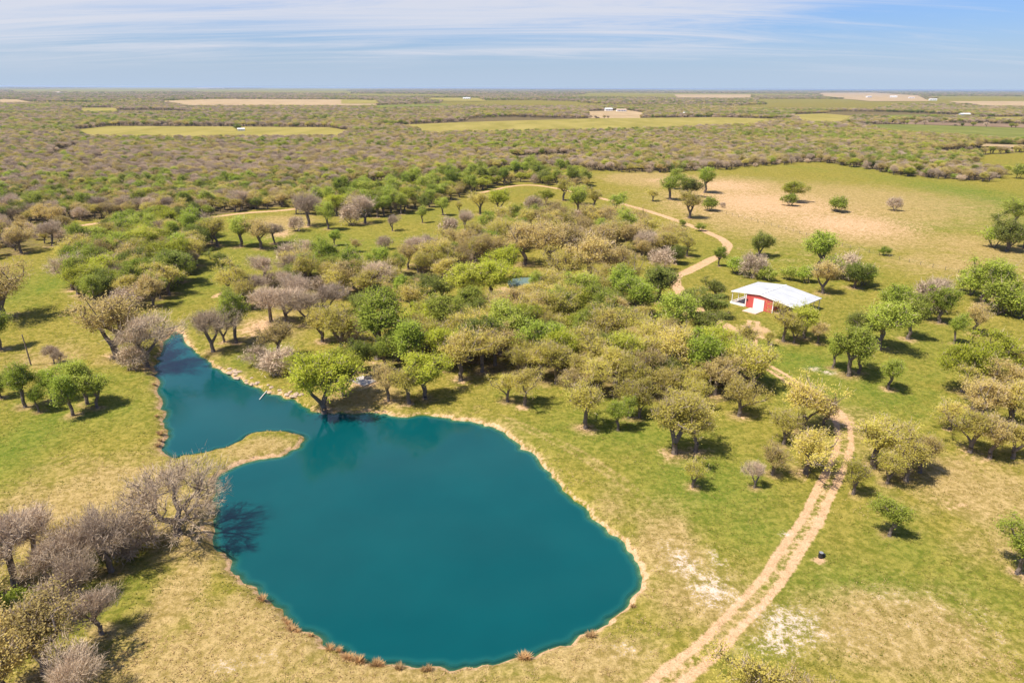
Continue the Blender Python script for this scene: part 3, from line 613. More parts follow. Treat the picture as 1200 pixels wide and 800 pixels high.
ZP = [[g(*p)[:2] for p in z[0]] for z in ZONES]
rr = random.Random(5)
def add_tree(x, y, w, kind, label=None, hf=1.0):
    TREES.append(dict(x=x, y=y, w=w, kind=kind, label=label, hf=hf * rr.uniform(1.0, 1.22)))
for t in LIST:
    p = g(t[0], t[1]); add_tree(p[0], p[1], t[2] / ppm(p), t[3], t[4] if len(t) > 4 else None, t[5] if len(t) > 5 else 1.0)
BARN_C = np.array([77.5, 190.5]); HOUSE_C = g(627, 336)[:2]
def road_d(x, y): return min(float(np.min(np.hypot(R[:, 0] - x, R[:, 1] - y))) for R in ROADS)
for zi, (z, sp, mix) in enumerate(ZONES):
    P = np.array(ZP[zi]); lo, hi = P.min(0), P.max(0)
    for _ in range(int((hi - lo).prod() / sp ** 2 * 6)):
        x, y = rr.uniform(lo[0], hi[0]), rr.uniform(lo[1], hi[1])
        if not inpoly([x], [y], P)[0]: continue
        if any((t['x'] - x) ** 2 + (t['y'] - y) ** 2 < (sp * (.95 if t['label'] is None else 1.1)) ** 2 for t in TREES): continue
        if road_d(x, y) < 3.5 or np.hypot(*(BARN_C - [x, y])) < 15 or np.hypot(*(HOUSE_C - [x, y])) < 10: continue
        k = rr.choice(mix); w = rr.uniform(7.5, 13.5) if k not in 'ST' else rr.uniform(4.5, 8.5)
        add_tree(x, y, w, k)

# woodland beyond: single trees along its near edge, a mass behind
def wood_points():
    pts = []
    near = [g(*p) for p in WOOD_NEAR]; npx = np.array(WOOD_NEAR)
    bands = [(300, 1100, 5.9, 1.0), (1100, 2600, 11.0, 1.4), (2600, 6000, 26.0, 1.9), (6000, 16000, 70.0, 3.2), (16000, 42000, 190.0, 5.5)]
    for (y0, y1, sp, sc) in bands:
        xs = np.arange(-.88 * y1 - 60, .88 * y1 + 60, sp); ys = np.arange(y0, y1, sp)
        XX, YY = np.meshgrid(xs, ys); XX = XX + rng.uniform(-.48, .48, XX.shape) * sp; YY = YY + rng.uniform(-.48, .48, YY.shape) * sp
        x, y = XX.ravel(), YY.ravel(); ok = np.abs(x) < .86 * y + 60; x, y = x[ok], y[ok]
        d = FW[1] * y - FW[2] * CAMH                                   # depth; project to compare with the near edge of the wood
        u = 600 + FPX * x / d; v = 400 - FPX * (y * UP[1] - CAMH * UP[2]) / d + math.sin(ROLL) * (u - 600)
        ok = v < np.interp(u, npx[:, 0], npx[:, 1]); x, y = x[ok], y[ok]
        for C in CLEAR:
            ok = ~inpoly(x, y, C); x, y = x[ok], y[ok]
        dens = vnoise(x / 95, y / 95, 41) * .6 + vnoise(x / 300, y / 420, 42) * .6       # glades
        strip = vnoise(x / (260 + .12 * y), y / (70 + .05 * y), 43)                    # far off: belts of wood with long clearings between
        ok = (dens > .25) & (strip > np.interp(y, [500, 1100, 2500, 9000], [.0, .16, .36, .42])); x, y = x[ok], y[ok]
        pts.append(np.stack([x, y, np.full(len(x), sc)], 1))
    return np.concatenate(pts)
WP = wood_points()
GLADE = [[(100, 140 + 32), (60, 190), (45, 196), (70, 176)], [(600, 186), (680, 182), (660, 188), (600, 192)], [(1145, 182), (1210, 178), (1210, 203), (1185, 204), (1150, 196)], [(1085, 178), (1210, 170), (1210, 176), (1110, 184)]]
for C in GLADE:
    WP = WP[~inpoly(WP[:, 0], WP[:, 1], [g(*p)[:2] for p in C])]
for T_ in ROADS:
    nr = (WP[:, 1] < 600); dd = np.full(len(WP), 99.0)
    if nr.any(): dd[nr] = np.min(np.hypot(WP[nr, 0][:, None] - T_[None, ::4, 0], WP[nr, 1][:, None] - T_[None, ::4, 1]), 1)
    WP = WP[dd > 4.5]
tx_ = np.array([[t['x'], t['y']] for t in TREES])
nr = WP[:, 1] < 600
dd = np.full(len(WP), 99.0); dd[nr] = np.min(np.hypot(WP[nr, 0][:, None] - tx_[None, :, 0], WP[nr, 1][:, None] - tx_[None, :, 1]), 1)
WP = WP[dd > 5.5]
def wood_kind(x, y, r):
    a = vnoise(x / 110, y / 150, 51); b = vnoise(x / 60, y / 80, 52); c = vnoise(x / 240, y / 300, 53)
    leftgrey = np.clip((-x / np.maximum(y, 1)) * .9 + .45, 0, 1)
    wt = np.stack([.65 + .5 * b, 1.0 * np.ones_like(a), .35 * (b > .6) + .15, 1.0 * (a > .7) + .12, .3 * (a < .28) + .10, (1.5 * (c > .4) + .6) * (.6 + leftgrey), .35 * (a > .65) + .06, .9 * (c > .45) + .2], 1)
    a2 = vnoise(x / 320, y / 110, 55); wt[:, 4] += 1.6 * (a2 > .68); wt[:, 3] += .9 * (a2 > .74); wt[:, 5] += 1.3 * (a2 < .36)
    far = np.clip((y - 1300) / 2500, 0, 1); wt = wt * (1 + far[:, None] * np.array([-.45, -.45, -.6, -.2, 4.0, 1.6, 0, .8])[None, :])
    cum = np.cumsum(wt / wt.sum(1, keepdims=True), 1)
    return np.minimum((r[:, None] > cum).sum(1), 7)
WK = wood_kind(WP[:, 0], WP[:, 1], rng.random(len(WP)))
KEYS = list('OHYGDBST')
# the nearest of them become single trees
order = np.argsort(WP[:, 1]); inview = np.abs(WP[order, 0]) < .72 * WP[order, 1] + 10
N_EDGE = 110
edge_i = order[inview][:N_EDGE]
for i in edge_i:
    k = KEYS[WK[i]]; add_tree(WP[i, 0], WP[i, 1], (rr.uniform(7.5, 12) if k not in 'ST' else rr.uniform(4.5, 8)), k)
mask = np.ones(len(WP), bool); mask[edge_i] = False
WP, WK = WP[mask], WK[mask]
for nm in set(KNAME.values()):      # at most about 300 of a kind stand singly, those that show largest; the rest joins the mass
    L = sorted([t for t in TREES if KNAME[t['kind']] == nm], key=lambda t: -t['w'] * ppm((t['x'], t['y'])) - (1e4 if t['label'] else 0))
    for t in L[298:]:
        TREES.remove(t)
        WP = np.concatenate([WP, [[t['x'], t['y'], t['w'] / 10]]]); WK = np.append(WK, KEYS.index(t['kind']))

# ------------------------------------------------------------------ place the single trees
def ordinal(n):
    ones = ['', 'first', 'second', 'third', 'fourth', 'fifth', 'sixth', 'seventh', 'eighth', 'ninth', 'tenth', 'eleventh', 'twelfth', 'thirteenth', 'fourteenth', 'fifteenth', 'sixteenth', 'seventeenth', 'eighteenth', 'nineteenth']
    if n < 20: return ones[n]
    tens = {2: ('twentieth', 'twenty'), 3: ('thirtieth', 'thirty'), 4: ('fortieth', 'forty'), 5: ('fiftieth', 'fifty')}[n // 10]
    return tens[0] if n % 10 == 0 else tens[1] + '-' + ones[n % 10]
MARKS = [(g(890, 362), 'the red barn'), (g(627, 336), 'the teal roofed house'), (g(426, 446), 'the concrete pad'), (g(397, 308), 'the white trough on the grass'), (g(205, 392), 'the head of the pond inlet'),
         (g(350, 515), 'the tip of the grassy spit'), (g(209, 626), 'the wide bare shore tree'), (g(988, 520), 'the bend of the dirt track'), (g(961, 650), 'the black drum by the track'), (g(927, 237), 'the lone field oak'),
         (g(36, 428), 'the leaning wooden post'), (g(262, 320), 'the dark evergreen on the meadow'), (g(722, 252), 'the small green roadside tree'), (g(850, 285), 'the ranch road bend'), (g(686, 502), 'the pale trunked forked oak'), (g(1041, 456), 'the round green lawn tree'),
         (g(1100, 320), 'the field fence corner'), (g(100, 262), 'the sandy woodland road'), (g(1140, 391), 'the twisted pale trunk'), (g(1150, 215), 'the far field corner'), (g(560, 252), 'the open glade behind the grove'), (g(1137, 529), 'the oak clump on the dry slope'), (g(330, 270), 'the bare soil patch by the woods'), (g(60, 792), 'the grey trees at the bottom corner')]
fam = {}
for t in TREES:
    if t['label']: continue
    ds = [math.hypot(t['x'] - m_[0][0], t['y'] - m_[0][1]) for m_ in MARKS]; j = int(np.argmin(ds)); t['dm'] = ds[j]
    fam.setdefault((t['kind'], j), []).append(t)
for (k, j), L in fam.items():
    L.sort(key=lambda t: t['dm'])
    for i, t in enumerate(L):
        sz = '' if k in 'ST' else ('large ' if t['w'] > 11.5 else 'small ' if t['w'] < 6.5 else '')
        t['label'] = f"{sz}{KPHR[k]}, {ordinal(i + 1)} such out from {MARKS[j][1]}" if len(L) > 1 else f"{sz}{KPHR[k]}, the only one around {MARKS[j][1]}"
tz = height([t['x'] for t in TREES], [t['y'] for t in TREES])
for i, t in enumerate(TREES):
    k = t['kind']; wood, crown, W, H = PROTO[k][rr.randrange(NV[k])]
    s = t['w'] / W * (1.27 if k in 'OHYB' else 1.15); sz = s ** .8 * t['hf'] if k not in 'ST' else s * t['hf']
    root = empty(KNAME[k], (t['x'], t['y'], float(tz[i]) - .02), rr.uniform(0, 6.28)); root.scale = (s, s, sz)
    tag(root, t['label'], KCAT.get(k, 'tree'), {'O': 'oaks in the pasture and groves', 'H': 'oaks in the pasture and groves', 'Y': 'oaks in the pasture and groves', 'G': 'green leafy trees', 'D': 'dark green trees', 'B': 'bare grey trees', 'W': 'bare grey trees', 'S': 'low shrubs', 'T': 'low shrubs'}[k])
    link('trunk' if k not in 'ST' else 'stems', wood, root)
    link('crown' if k not in 'ST' else 'foliage', crown, root)

# leaf litter under the crowns goes into the ground cover, then the cover is set
near_g = (yf < 420) & (yf > 45) & (np.abs(xf) < 300)
lit = np.zeros(len(xf)); ng = np.where(near_g)[0]; gxn, gyn = xf[ng], yf[ng]
for t in TREES:
    if t['y'] > 400 or t['kind'] in 'ST': continue
    a = (np.abs(gxn - t['x']) < t['w']) & (np.abs(gyn - t['y']) < t['w'])
    ii = ng[a]; d2 = ((xf[ii] - t['x']) ** 2 + (yf[ii] - t['y']) ** 2) / (t['w'] * .3) ** 2
    lit[ii] = np.maximum(lit[ii], np.exp(-d2))
GF['dry'] = np.maximum(GF['dry'], lit * .55 * (vnoise(xf / 5, yf / 5, 61) > .25)); GF['bare'] = np.maximum(GF['bare'], lit * .42 * (vnoise(xf / 8, yf / 8, 62) > .55))
# under the closed wood the ground is brown litter, not grass
lt = np.zeros(len(xf)); fa = np.where((yf > 230) & (np.abs(xf) < 1.2 * yf + 200))[0]; xa, ya = xf[fa], yf[fa]
d_ = FW[1] * ya - FW[2] * CAMH; u_ = 600 + FPX * xa / d_; v_ = 400 - FPX * (ya * UP[1] - CAMH * UP[2]) / d_ + math.sin(ROLL) * (u_ - 600); npx_ = np.array(WOOD_NEAR)
lt[fa] = np.clip((np.interp(u_, npx_[:, 0], npx_[:, 1]) - v_) / 4, 0, 1) * np.interp(ya, [0, 1200, 2600, 6000], [.95, .9, .4, .3])
for C in GLADE: lt[inpoly(xf, yf, [g(*p)[:2] for p in C])] = 0
for zi in range(len(ZP)):
    lt = np.maximum(lt, .5 * inpoly(xf, yf, ZP[zi]))
lt = np.maximum(lt, lit * .45)
GF['litter'] = lt
for k in GF: set_attr(gm, k, GF[k])

# ------------------------------------------------------------------ the far woodland as one mass
pm = bpy.data.meshes.new('woodland'); pm.vertices.add(len(WP))
pm.vertices.foreach_set('co', np.stack([WP[:, 0], WP[:, 1], height(WP[:, 0], WP[:, 1]) - .1], 1).astype(np.float32).ravel())
VAR = [(k, i) for k in KEYS for i in range(min(NV[k], 3))]
vidx = np.array([rng.choice([j for j, (k, i) in enumerate(VAR) if k == KEYS[w]]) for w in WK])
a = pm.attributes.new('variety', 'INT', 'POINT'); a.data.foreach_set('value', vidx.astype(np.int32))
a = pm.attributes.new('turn', 'FLOAT_VECTOR', 'POINT'); tv = np.zeros((len(WP), 3)); tv[:, 2] = rng.uniform(0, 6.28, len(WP)); a.data.foreach_set('vector', tv.astype(np.float32).ravel())
low_ = np.isin(WK, [6, 7])
sc_ = WP[:, 2] * rng.uniform(.75, 1.2, len(WP)) * np.where(low_, 1.4, 1.08)
a = pm.attributes.new('size', 'FLOAT_VECTOR', 'POINT'); a.data.foreach_set('vector', np.stack([sc_, sc_, sc_ ** .55], 1).astype(np.float32).ravel())
wood_o = tag(link('woodland', pm), 'far mass of grey mauve and olive woodland reaching the skyline', 'woodland', kind='stuff')
ng_ = bpy.data.node_groups.new('woodland', 'GeometryNodeTree')
ng_.interface.new_socket('Geometry', in_out='INPUT', socket_type='NodeSocketGeometry'); ng_.interface.new_socket('Geometry', in_out='OUTPUT', socket_type='NodeSocketGeometry')
gn, gl = ng_.nodes, ng_.links
gi, go = gn.new('NodeGroupInput'), gn.new('NodeGroupOutput'); jn = gn.new('GeometryNodeJoinGeometry')
def named(nm, dt):
    k = gn.new('GeometryNodeInputNamedAttribute'); k.data_type = dt; k.inputs['Name'].default_value = nm; return k.outputs['Attribute']
av, at_, as_ = named('variety', 'INT'), named('turn', 'FLOAT_VECTOR'), named('size', 'FLOAT_VECTOR')
e2r = gn.new('FunctionNodeEulerToRotation'); gl.new(at_, e2r.inputs[0])
SRC = {}
for o in list(COL.objects):
    if o.type == 'MESH' and o.parent is not None: SRC.setdefault(o.data.name, o)
for j, (k, i) in enumerate(VAR):
    wood, crown, W, H = PROTO[k][i]
    gj = gn.new('GeometryNodeJoinGeometry')
    for me in (wood, crown):
        o = SRC.get(me.name) or bpy.data.objects.new('plant', me)
        oi = gn.new('GeometryNodeObjectInfo'); oi.transform_space = 'ORIGINAL'; oi.inputs['Object'].default_value = o; oi.inputs['As Instance'].default_value = False
        gl.new(oi.outputs['Geometry'], gj.inputs[0])
    cmp_ = gn.new('FunctionNodeCompare'); cmp_.data_type = 'INT'; cmp_.operation = 'EQUAL'; gl.new(av, cmp_.inputs[2]); cmp_.inputs[3].default_value = j
    ip = gn.new('GeometryNodeInstanceOnPoints'); gl.new(gi.outputs[0], ip.inputs['Points']); gl.new(cmp_.outputs[0], ip.inputs['Selection']); gl.new(gj.outputs[0], ip.inputs['Instance'])
    gl.new(e2r.outputs[0], ip.inputs['Rotation']); gl.new(as_, ip.inputs['Scale']); gl.new(ip.outputs[0], jn.inputs[0])
gl.new(jn.outputs[0], go.inputs[0])
md = wood_o.modifiers.new('woodland', 'NODES'); md.node_group = ng_
print('TREES', len(TREES), 'WOODLAND', len(WP), {k: sum(t['kind'] == k for t in TREES) for k in KEYS})

# ------------------------------------------------------------------ barn
RED = plain('red_sheet', (.52, .085, .075), .55, .12, 2)
WHITE = plain('white_paint', (.80, .79, .77), .5, .05, 2)
DARKRED = RED
CONC = plain('concrete', (.56, .48, .42), .9, .15, 1.2)
GREYW = plain('weathered_wood', (.20, .15, .11), .9, .35, 5)
def roof_mat():
    M, n, l, out = mat_new('galvanised_roof'); t = n.new('ShaderNodeTexCoord'); mp_ = n.new('ShaderNodeMapping'); l.new(t.outputs['Object'], mp_.inputs[0]); mp_.inputs['Scale'].default_value = (.12, 1, 1)
    p = n.new('ShaderNodeBsdfPrincipled'); a = noise_(n, l, mp_.outputs[0], 1.1, 6, .7); b = noise_(n, l, t.outputs['Object'], .25, 3)
    c = mixc(n, l, range_(n, l, a, .4, .65), (.44, .445, .455, 1), (.57, .575, .59, 1)); c = mixc(n, l, range_(n, l, math_(n, l, 'ADD', a, b), 1.12, 1.35, 0, .7), c, (.19, .18, .18, 1))
    l.new(c, p.inputs['Base Color']); p.inputs['Roughness'].default_value = .55; p.inputs['Metallic'].default_value = .15; l.new(p.outputs[0], out.inputs[0]); return M
GALV = roof_mat()
BLACK = plain('black_paint', (.02, .02, .022), .5, .3, 4)
STEEL = plain('steel', (.42, .42, .43), .5, .15, 3, .6)
DUSK = plain('dark_interior', (.05, .045, .045), .9, .2, 2)
GLASS = plain('window_glass', (.06, .08, .10), .1, .1, 2)
bz = hz(71.2, 188.4) + .02
barn = tag(empty('barn', (71.23, 188.42, bz), math.radians(-48.3)), 'red metal barn with a wide white roof over open side bays', 'barn')
def part(name, pcs, mat_, par, label=None, smooth=False):
    v, f = join(pcs); o = link(name, mesh(name, v, f, mat_, smooth), par)
    if label: o['label'] = label
    return o
hw, dp, wt = 4.22, 14.3, 3.72
def ribbed_wall(p0, p1, h0, h1, t=.05, rib=.45):
    """sheet wall from p0 to p1 with upright ribs; h0, h1 the heights at its ends"""
    p0, p1 = np.array(p0, float), np.array(p1, float); d = p1 - p0; L = np.linalg.norm(d); d /= L; nrm = np.array([d[1], -d[0]])
    q = []
    k = max(2, int(L / rib)); st = np.linspace(0, L, k * 3 + 1); V = []; F = []
    for i, s_ in enumerate(st):
        off = .035 if i % 3 == 1 else 0.0
        for tt in (0, 1):
            pt = p0 + d * s_ + nrm * (off + (-t if tt else 0) if not tt else -t)
            hh = h0 + (h1 - h0) * s_ / L
            V += [(pt[0], pt[1], -.2), (pt[0], pt[1], hh)]
    for i in range(len(st) - 1):
        a = i * 4; b = a + 4
        F += [(a, b, b + 1, a + 1), (a + 2, a + 3, b + 3, b + 2), (a + 1, b + 1, b + 3, a + 3)]
    return np.array(V), F
part('front_wall', [ribbed_wall((-hw, 0), (-1.72, 0), wt, wt + .55), ribbed_wall((1.52, 0), (hw, 0), wt + .6, wt), ribbed_wall((-1.72, 0), (1.52, 0), wt + .55, wt + .6)], RED, barn)
part('back_wall', [ribbed_wall((hw, dp), (0, dp), wt, wt + .9), ribbed_wall((0, dp), (-hw, dp), wt + .9, wt)], RED, barn)
part('side_wall', [ribbed_wall((hw, 0), (hw, dp), wt - .05, wt - .05)], RED, barn)
part('side_wall', [ribbed_wall((-hw, dp), (-hw, 0), wt + .1, wt + .1)], RED, barn)
door = part('roller_door', [box((-.1, -.09, 1.5), (3.0, .05, 2.9))], WHITE, barn)
for k in range(6): part('door_slat', [box((-.1, -.13, .32 + k * .48), (2.9, .04, .40))], WHITE, door)
part('door_frame', [box((-1.68, -.10, 1.55), (.14, .12, 3.1)), box((1.48, -.10, 1.55), (.14, .12, 3.1)), box((-.1, -.10, 3.08), (3.3, .12, .16))], WHITE, barn)
for sx_ in (-1, 1): part('corner_trim', [box((sx_ * (hw + .02), -.04, wt / 2), (.26, .2, wt - .04))], WHITE, barn)
lamp = part('wall_lamp', [box((-3.75, -.16, 2.2), (.3, .22, .45)), cyl((-3.75, -.1, 2.5), (-3.75, -.45, 2.62), .05, .05, 6)], BLACK, barn)
def roof_side(x0, z0, x1, z1, y0, y1, t=.14):
    """one pitch with raised seams running from the ridge to the eave"""
    pcs = []; V = [(x0, y0, z0), (x1, y0, z1), (x1, y1, z1), (x0, y1, z0)]
    V = [tuple(p) for p in V] + [(a, b, c - t) for a, b, c in V]
    pcs.append((np.array(V), [(0, 1, 2, 3) if x1 > x0 else (3, 2, 1, 0), (4, 5, 6, 7), (0, 4, 5, 1), (1, 5, 6, 2), (2, 6, 7, 3), (3, 7, 4, 0)]))
    return pcs
def seams(x0, z0, x1, z1, y0, y1, n):
    pcs = []
    for i in range(n + 1):
        y = y0 + .06 + (y1 - y0 - .12) * i / n
        V = [(x0, y - .035, z0 + .002), (x1, y - .035, z1 + .002), (x1, y + .035, z1 + .002), (x0, y + .035, z0 + .002)]
        V = V + [(a, b, c + .05) for a, b, c in V]
        pcs.append((np.array(V), [(4, 5, 6, 7), (0, 1, 5, 4), (1, 2, 6, 5), (2, 3, 7, 6), (3, 0, 4, 7)]))
    return pcs
yf0, yb0, xr, xl, zr, zl, zp = -.3, 14.75, 11.27, -9.1, 3.15, 3.80, 4.75
rf = empty('roof', (0, 0, 0)); rf.parent = barn
part('roof_panel', roof_side(0, zp, xr, zr, yf0, yb0), GALV, rf); part('roof_panel', roof_side(0, zp, xl, zl, yf0, yb0), GALV, rf)
for (xe, ze) in ((xr, zr), (xl, zl)):
    for pc in seams(0, zp, xe, ze, yf0, yb0, 16): part('roof_seam', [pc], GALV, rf)
part('ridge_cap', [box((0, (yf0 + yb0) / 2, zp + .07), (.5, yb0 - yf0 + .1, .05))], WHITE, rf)
def fascia(x0, z0, x1, z1, y): 
    V = [(x0, y - .03, z0 - .26), (x1, y - .03, z1 - .26), (x1, y - .03, z1 + .05), (x0, y - .03, z0 + .05)]; V = V + [(a, b - .06, c) for a, b, c in V]
    return np.array(V), [(0, 1, 2, 3), (7, 6, 5, 4), (3, 2, 6, 7), (0, 4, 5, 1), (1, 5, 6, 2), (0, 3, 7, 4)]
part('fascia', [fascia(0, zp, xr, zr, yf0), fascia(0, zp, xl, zl, yf0)], WHITE, barn)
for px_, zz in ((xr - .35, zr), (xl + .35, zl)):
    for i in range(5):
        y_ = .1 + i * 3.55; part('post', [box((px_, y_, (zz - .1) / 2 - .1), (.16, .16, zz + .02))], WHITE if px_ > 0 else WHITE, barn)
    part('eave_beam', [box((px_, (yf0 + yb0) / 2, zz - .24), (.2, yb0 - yf0 - .2, .2))], GREYW, barn)
part('porch_slab', [box((-6.75, 5.2, .06), (4.6, 10.8, .22))], CONC, barn, 'pale concrete slab under the side bay')
part('slab_edge', [box((-9.1, 5.2, .25), (.18, 10.9, .5)), box((-6.75, -.28, .25), (4.6, .18, .5))], WHITE, barn)
part('dirt_floor', [box((7.6, 7.2, .02), (6.6, 14.2, .12))], plain('packed_earth', (.30, .20, .13), .95, .2, 1), barn)
ap = tag(part('concrete_apron', [box((0, 0, 0), (4.2, 4.4, .16))], plain('pink_concrete', (.60, .43, .35), .9, .12, .8), None), 'pinkish concrete apron in front of the barn door', kind='structure')
ap.location = barn.matrix_basis @ Vector((-.4, -2.4, .08)); ap.rotation_euler = barn.rotation_euler

# ------------------------------------------------------------------ house under the trees
TEAL = plain('teal_roof', (.115, .165, .145), .6, .1, .6, .1)
SIDING = plain('tan_siding', (.42, .34, .26), .8, .1, 2)
hp = g(624, 329, 3.4); hzv = hz(hp[0], hp[1])
house = tag(empty('house', (hp[0], hp[1], hzv), math.radians(6)), 'house with a teal metal roof almost hidden among the oaks', 'house')
part('wall', [box((0, 0, 1.25), (13, 8, 2.9))], SIDING, house)
hr = [(-7.6, -5, 2.7), (7.6, -5, 2.7), (7.6, 5, 2.7), (-7.6, 5, 2.7), (-3.6, 0, 4.6), (3.6, 0, 4.6)]
hr2 = hr + [(a, b, 2.5) for a, b, _ in hr[:4]]
part('roof', [(np.array(hr2), [(0, 1, 5, 4), (1, 2, 5), (2, 3, 4, 5), (3, 0, 4), (6, 7, 1, 0), (7, 8, 2, 1), (8, 9, 3, 2), (9, 6, 0, 3), (9, 8, 7, 6)])], TEAL, house)
for x_ in (-4.6, 0.8, 4.6):
    w_ = part('window', [box((x_, -4.03, 1.6), (1.3, .08, 1.2))], WHITE, house); part('pane', [box((x_, -4.08, 1.6), (1.1, .04, 1.0))], GLASS, w_)
part('door', [box((-1.8, -4.04, 1.05), (1.0, .1, 2.1))], WHITE, house); part('chimney', [box((2.4, .8, 4.6), (.7, .7, 1.6))], plain('brick', (.35, .16, .11), .9, .2, 6), house)

# ------------------------------------------------------------------ small things
def stone(seed, s=(1, 1, .7), n=10):
    r = np.random.default_rng(seed); V, F = [], []
    for i in range(5):
        ph = math.pi * i / 4
        for j in range(n):
            th = 2 * math.pi * j / n; q = 1 + r.normal(0, .13)
            V.append((math.sin(ph) * math.cos(th) * q * s[0], math.sin(ph) * math.sin(th) * q * s[1], math.cos(ph) * q * s[2]))
    for i in range(4):
        for j in range(n): F.append((i * n + j, (i + 1) * n + j, (i + 1) * n + (j + 1) % n, i * n + (j + 1) % n))
    return np.array(V) * .5, F
ROCKM = plain('sandstone', (.40, .29, .20), .9, .25, 2.5, 0, .4)
stones = [mesh('rock', *stone(i, (1.1, .8 + .1 * i, .6)), ROCKM) for i in range(6)]
ROCKS = []
for i in range(46):     # broken bank of the inlet
    u = rr.random(); pts = [(258, 435), (285, 448), (307, 459), (330, 467), (348, 470)]
    t = u * 4; j = min(3, int(t)); q = np.array(pts[j]) + (np.array(pts[j + 1]) - pts[j]) * (t - j) + [rr.uniform(-3, 9), rr.uniform(-7, 1)]
    p = g(q[0], q[1], -.4); sd_ = float(shore_sd([p[0]], [p[1]])[0])
    if sd_ < .1: continue
    o = link('rock', stones[i % 6], None, (p[0], p[1], hz(p[0], p[1]) + .05)); k = rr.uniform(.5, 1.5); o.scale = (k, k, k * .7); o.rotation_euler = (0, 0, rr.uniform(0, 6.28))
    ROCKS.append(o)
plank_p = g(308, 462)
for i, o in enumerate(sorted(ROCKS, key=lambda o: math.hypot(o.location.x - plank_p[0], o.location.y - plank_p[1]))):
    tag(o, f'pale sandstone rock on the broken inlet bank, {ordinal(i + 1)} out from the plank', 'rock', 'rocks on the inlet bank')
# concrete pad and the dark fire ring on it
pc = g(426, 446); pz = hz(pc[0], pc[1])
o = tag(part('concrete_pad', [box((0, 0, 0), (4.6, 3.4, .22))], plain('pad_concrete', (.42, .37, .33), .9, .12, 1.5), None), 'pale concrete pad among the oaks above the pond', kind='structure'); o.location = (pc[0], pc[1], pz + .12); o.rotation_euler = (0, 0, math.radians(-38))
fp_ = g(432, 443); fire = tag(empty('fire_pit', (fp_[0], fp_[1], pz + .22)), 'dark round fire ring on the concrete pad', 'fire pit')
part('ash_bed', [cyl((0, 0, 0), (0, 0, .16), .78, .70, 16)], DUSK, fire)
sm = mesh('stone', *stone(77, (.42, .30, .42)), plain('sooty_stone', (.10, .085, .075), .95, .3, 3))
for i in range(14):
    a = 2 * math.pi * i / 14; q = link('stone', sm, fire, (math.cos(a) * .9, math.sin(a) * .9, .12)); q.rotation_euler = (0, 0, a + 1.57)
# white trough on the grass
tp = g(398, 308); tr_ = tag(empty('trough', (tp[0], tp[1], hz(tp[0], tp[1])), math.radians(8)), 'long low white trough alone on the glade grass', 'trough')
part('side', [box((0, -.65, .3), (3.2, .1, .6))], WHITE, tr_); part('side', [box((0, .65, .3), (3.2, .1, .6))], WHITE, tr_)
part('end', [box((-1.55, 0, .3), (.1, 1.2, .6))], WHITE, tr_); part('end', [box((1.55, 0, .3), (.1, 1.2, .6))], WHITE, tr_); part('bottom', [box((0, 0, .30), (3.0, 1.2, .1))], WHITE, tr_)
# black drum by the track
bp = g(961.5, 652); dr = tag(empty('drum', (bp[0], bp[1], hz(bp[0], bp[1]))), 'small black drum on a pale patch beside the dirt track', 'drum')
part('body', [cyl((0, 0, 0), (0, 0, .82), .3, .3, 16)], BLACK, dr)
for z_ in (.28, .55, .81): part('rib', [cyl((0, 0, z_ - .02), (0, 0, z_ + .02), .325, .325, 16)], BLACK, dr)
part('lid', [cyl((.02, 0, .83), (.02, 0, .86), .27, .27, 16)], STEEL, dr)
part('side_pipe', [cyl((.3, .1, .1), (.62, .25, .14), .14, .14, 10), cyl((.62, .25, .0), (.62, .25, .42), .16, .16, 10)], BLACK, dr)
# tall leaning pole
pp = g(37, 430); pole = tag(empty('wooden_pole', (pp[0], pp[1], hz(pp[0], pp[1]))), 'tall bare wooden pole standing in the meadow', 'pole')
part('shaft', [cyl((0, 0, -.4), (-.12, .02, 3.6), .17, .15, 9), cyl((-.12, .02, 3.6), (-.3, .05, 7.4), .15, .11, 9)], GREYW, pole)
part('cap', [cyl((-.3, .05, 7.4), (-.31, .05, 7.52), .13, .05, 9)], GREYW, pole)
# plank at the water
q0, q1 = g(313, 457, -.55), g(304, 468, -.72)
o = tag(part('plank', [box((0, 0, 0), (float(np.linalg.norm(q1 - q0)), .2, .06)), box((-.9, 0, -.1), (.12, .16, .16))], plain('bleached_wood', (.42, .40, .36), .8, .2, 4), None), 'whitish plank running from the broken bank into the water', 'plank')
o.location = (q0 + q1) / 2; o.rotation_euler = (0, 0.03, math.atan2(q1[1] - q0[1], q1[0] - q0[0]))
# field fence
FP = [g(*p)[:2] for p in [(844, 250), (928, 270), (965, 281), (1002, 292), (1033, 299), (1070, 309), (1124, 321), (1198, 338), (1262, 352)]]
seg = [np.linalg.norm(np.array(FP[i + 1]) - FP[i]) for i in range(len(FP) - 1)]; cs = np.concatenate([[0], np.cumsum(seg)])
ts = np.arange(0, cs[-1], 4.5); fxs = np.interp(ts, cs, [p[0] for p in FP]); fys = np.interp(ts, cs, [p[1] for p in FP]); fzs = height(fxs, fys)
fence = tag(empty('wire_fence', (fxs[0], fys[0], fzs[0])), 'long wire fence on wooden posts along the edge of the dry field', 'fence')
pmsh = mesh('post', *join([cyl((0, 0, -.3), (0, 0, 1.35), .085, .075, 7)]), GREYW)
for i in range(len(ts)):
    q = link('post', pmsh, fence, (fxs[i] - fxs[0], fys[i] - fys[0], fzs[i] - fzs[0]))
for h_ in (.35, .7, 1.05, 1.28):
    part('wire', [cyl((fxs[i] - fxs[0], fys[i] - fys[0], fzs[i] - fzs[0] + h_), (fxs[i + 1] - fxs[0], fys[i + 1] - fys[0], fzs[i + 1] - fzs[0] + h_), .006, .006, 3, False) for i in range(len(ts) - 1)], STEEL, fence)
